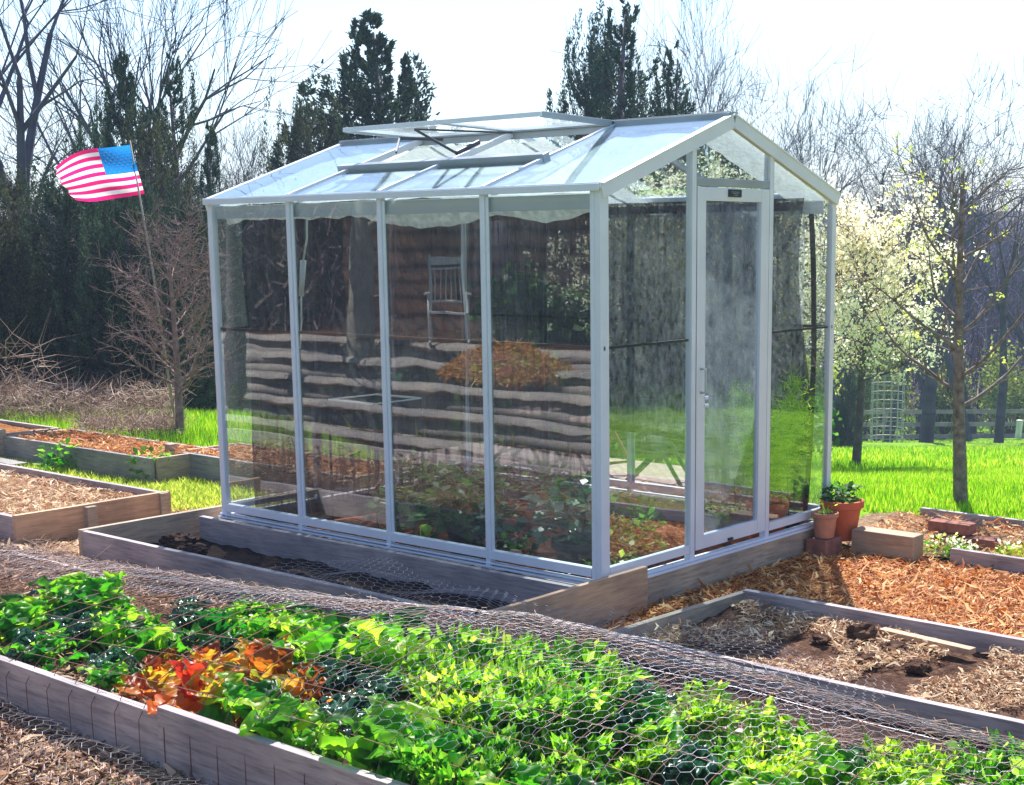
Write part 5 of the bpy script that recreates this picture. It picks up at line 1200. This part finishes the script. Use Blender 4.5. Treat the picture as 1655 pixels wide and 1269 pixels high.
for i, px, D, py, wd, rz, lab in [(2, 60, 21, -150, 1.3, .4, 'leftmost olive evergreen behind the terraces, mirrored'), (1, 230, 20, -100, 1.5, 1.4, 'wide dark evergreen behind the terraces, mirrored'), (2, 400, 20, -120, 1.5, 2.4, 'olive evergreen behind the dark tree, mirrored'),
                                  (1, 560, 21, -150, 1.5, 3.4, 'evergreen beside the house, mirrored behind the forked trunk'), (2, -120, 20, -150, 1.6, 5.4, 'evergreen far left behind the terraces, mirrored'), (1, 1000, 26, -60, 1.5, 5.4, 'evergreen rising behind the house roof, mirrored')]:
    put(CON, i, px, D, py, lab, 'evergreen tree', 'evergreens mirrored in the glass', wd, rz, mir=True)
n = 26000; px = rng.uniform(-300, 1300, n); D = rng.uniform(17, 19.5, n); l = (px-PX0)/FPX*D*1.03; x_ = CX + D*HX + l*RX; y_ = -(CY*0 + (-(-CY)) ) - 0*D; y_ = -(CY + D*HY + l*RY)
y_ = np.where(y_ > 0, y_, y_); z_ = gz(x_, y_) + 3.2*rng.random(n); a_ = rng.random(n)*6.28; L_ = rng.uniform(.15, .5, n); d_ = np.stack([np.cos(a_)*.5, np.sin(a_)*.5, rng.random(n)], -1)*L_[:, None]; s_ = runit(n)*rng.uniform(.008, .02, n)[:, None]
ok = ~((px > 640) & (D < 18.2)); V, F = slivers(np.stack([x_, y_, z_], -1)[ok], d_[ok], s_[ok]); tag(mesh_np('thicket', V, F, M['twigs']), 'brown thicket behind the terraces, mirrored in the glass', 'thicket', kind='stuff')

# what the gable glass mirrors, off to the right of the view
def mirx(px, D, py): x, y, z = at(px, D, py); return -x, y, z
n = 30000; px = rng.uniform(850, 1450, n); D = rng.uniform(16, 21, n); l = (px-PX0)/FPX*D*1.03; x_ = -(CX + D*HX + l*RX); y_ = CY + D*HY + l*RY
z_ = gz(x_, y_) + 5.0*rng.random(n); a_ = rng.random(n)*6.28; L_ = rng.uniform(.1, .4, n); d_ = np.stack([np.cos(a_)*.6, np.sin(a_)*.6, rng.random(n)], -1)*L_[:, None]; s_ = runit(n)*rng.uniform(.008, .02, n)[:, None]
V, F = slivers(np.stack([x_, y_, z_], -1), d_, s_); tag(mesh_np('hedge', V, F, M['twigs']), 'grey thicket right of the view, mirrored in the door glass', 'hedge', kind='stuff')
for k, (px, D, lab) in enumerate([(950, 20, 'first evergreen right of the view mirrored by the gable'), (1120, 21, 'second evergreen right of the view mirrored by the door'), (1290, 20, 'third evergreen right of the view mirrored by the rear pane')]):
    x, y, z = mirx(px, D, 200); o = copy_tree(CON[2]); h = 4.6 + k*.5; o.location = (x, y, float(gz(x, y))-.1); o.scale = (h/4, h/4, h/5); o['label'] = lab; o['group'] = 'evergreens mirrored in the glass'
# ------------------------------------------------------------------ camera, light
cam = bpy.data.cameras.new('camera'); co = bpy.data.objects.new('camera', cam); col.objects.link(co); sc.camera = co
cam.sensor_width = 36; cam.lens = 36*FPX/1655; cam.shift_x = -(PX0-827.5)/1655; cam.shift_y = (PY0-634.5)/1655; cam.clip_end = 1500; cam.clip_start = .05
f = Vector((HX*math.cos(PIT), HY*math.cos(PIT), math.sin(PIT))); r0 = Vector((RX, RY, 0)); u0 = r0.cross(f)
r1 = r0*math.cos(ROLL) + u0*math.sin(ROLL); u1 = -r0*math.sin(ROLL) + u0*math.cos(ROLL)
co.matrix_world = Matrix(((r1.x, u1.x, -f.x, CX), (r1.y, u1.y, -f.y, CY), (r1.z, u1.z, -f.z, CZ), (0, 0, 0, 1)))
SUN_EL, SAZ = R(53), math.atan2(.82, -.57)
w = bpy.data.worlds.new('World'); sc.world = w; w.use_nodes = True
sk = w.node_tree.nodes.new('ShaderNodeTexSky'); sk.sky_type = 'NISHITA'; sk.sun_disc = False
sk.sun_elevation = SUN_EL; sk.sun_rotation = math.pi/2 - SAZ; sk.air_density = 1.0; sk.dust_density = .4; sk.ozone_density = 1.0
w.node_tree.links.new(sk.outputs[0], w.node_tree.nodes['Background'].inputs[0]); w.node_tree.nodes['Background'].inputs[1].default_value = .11
sd = bpy.data.lights.new('sun', 'SUN'); sd.energy = 5.0; sd.angle = R(.55); sd.color = (1, .95, .87)
so = bpy.data.objects.new('sun', sd); col.objects.link(so)
sv = Vector((math.cos(SAZ)*math.cos(SUN_EL), math.sin(SAZ)*math.cos(SUN_EL), math.sin(SUN_EL)))
so.rotation_euler = sv.to_track_quat('Z', 'Y').to_euler(); so.location = (0, 0, 12)
sc.view_settings.view_transform = 'Standard'; sc.view_settings.look = 'None'; sc.view_settings.exposure = 1.0; sc.view_settings.gamma = 1
sc.render.engine = 'CYCLES'
sc.cycles.max_bounces = 8; sc.cycles.transparent_max_bounces = 24; sc.cycles.glossy_bounces = 4; sc.cycles.diffuse_bounces = 3; sc.cycles.transmission_bounces = 6
sc.cycles.volume_bounces = 0; sc.cycles.caustics_reflective = False; sc.cycles.caustics_refractive = False

HZ = MB(); HZ.box(-400, -400, -40, 400, 400, 30); hz = HZ.build('haze', None)
hm = bpy.data.materials.new('air'); hm.use_nodes = True; hn = hm.node_tree.nodes; hn.remove(hn['Principled BSDF']); pv = hn.new('ShaderNodeVolumePrincipled')
pv.inputs['Color'].default_value = (.55, .72, 1, 1); pv.inputs['Density'].default_value = .0017; pv.inputs['Anisotropy'].default_value = .1
hm.node_tree.links.new(pv.outputs[0], hn['Material Output'].inputs['Volume']); hz.data.materials.clear(); hz.data.materials.append(hm); tag(hz, 'thin blue air over the whole garden', 'haze', kind='stuff')
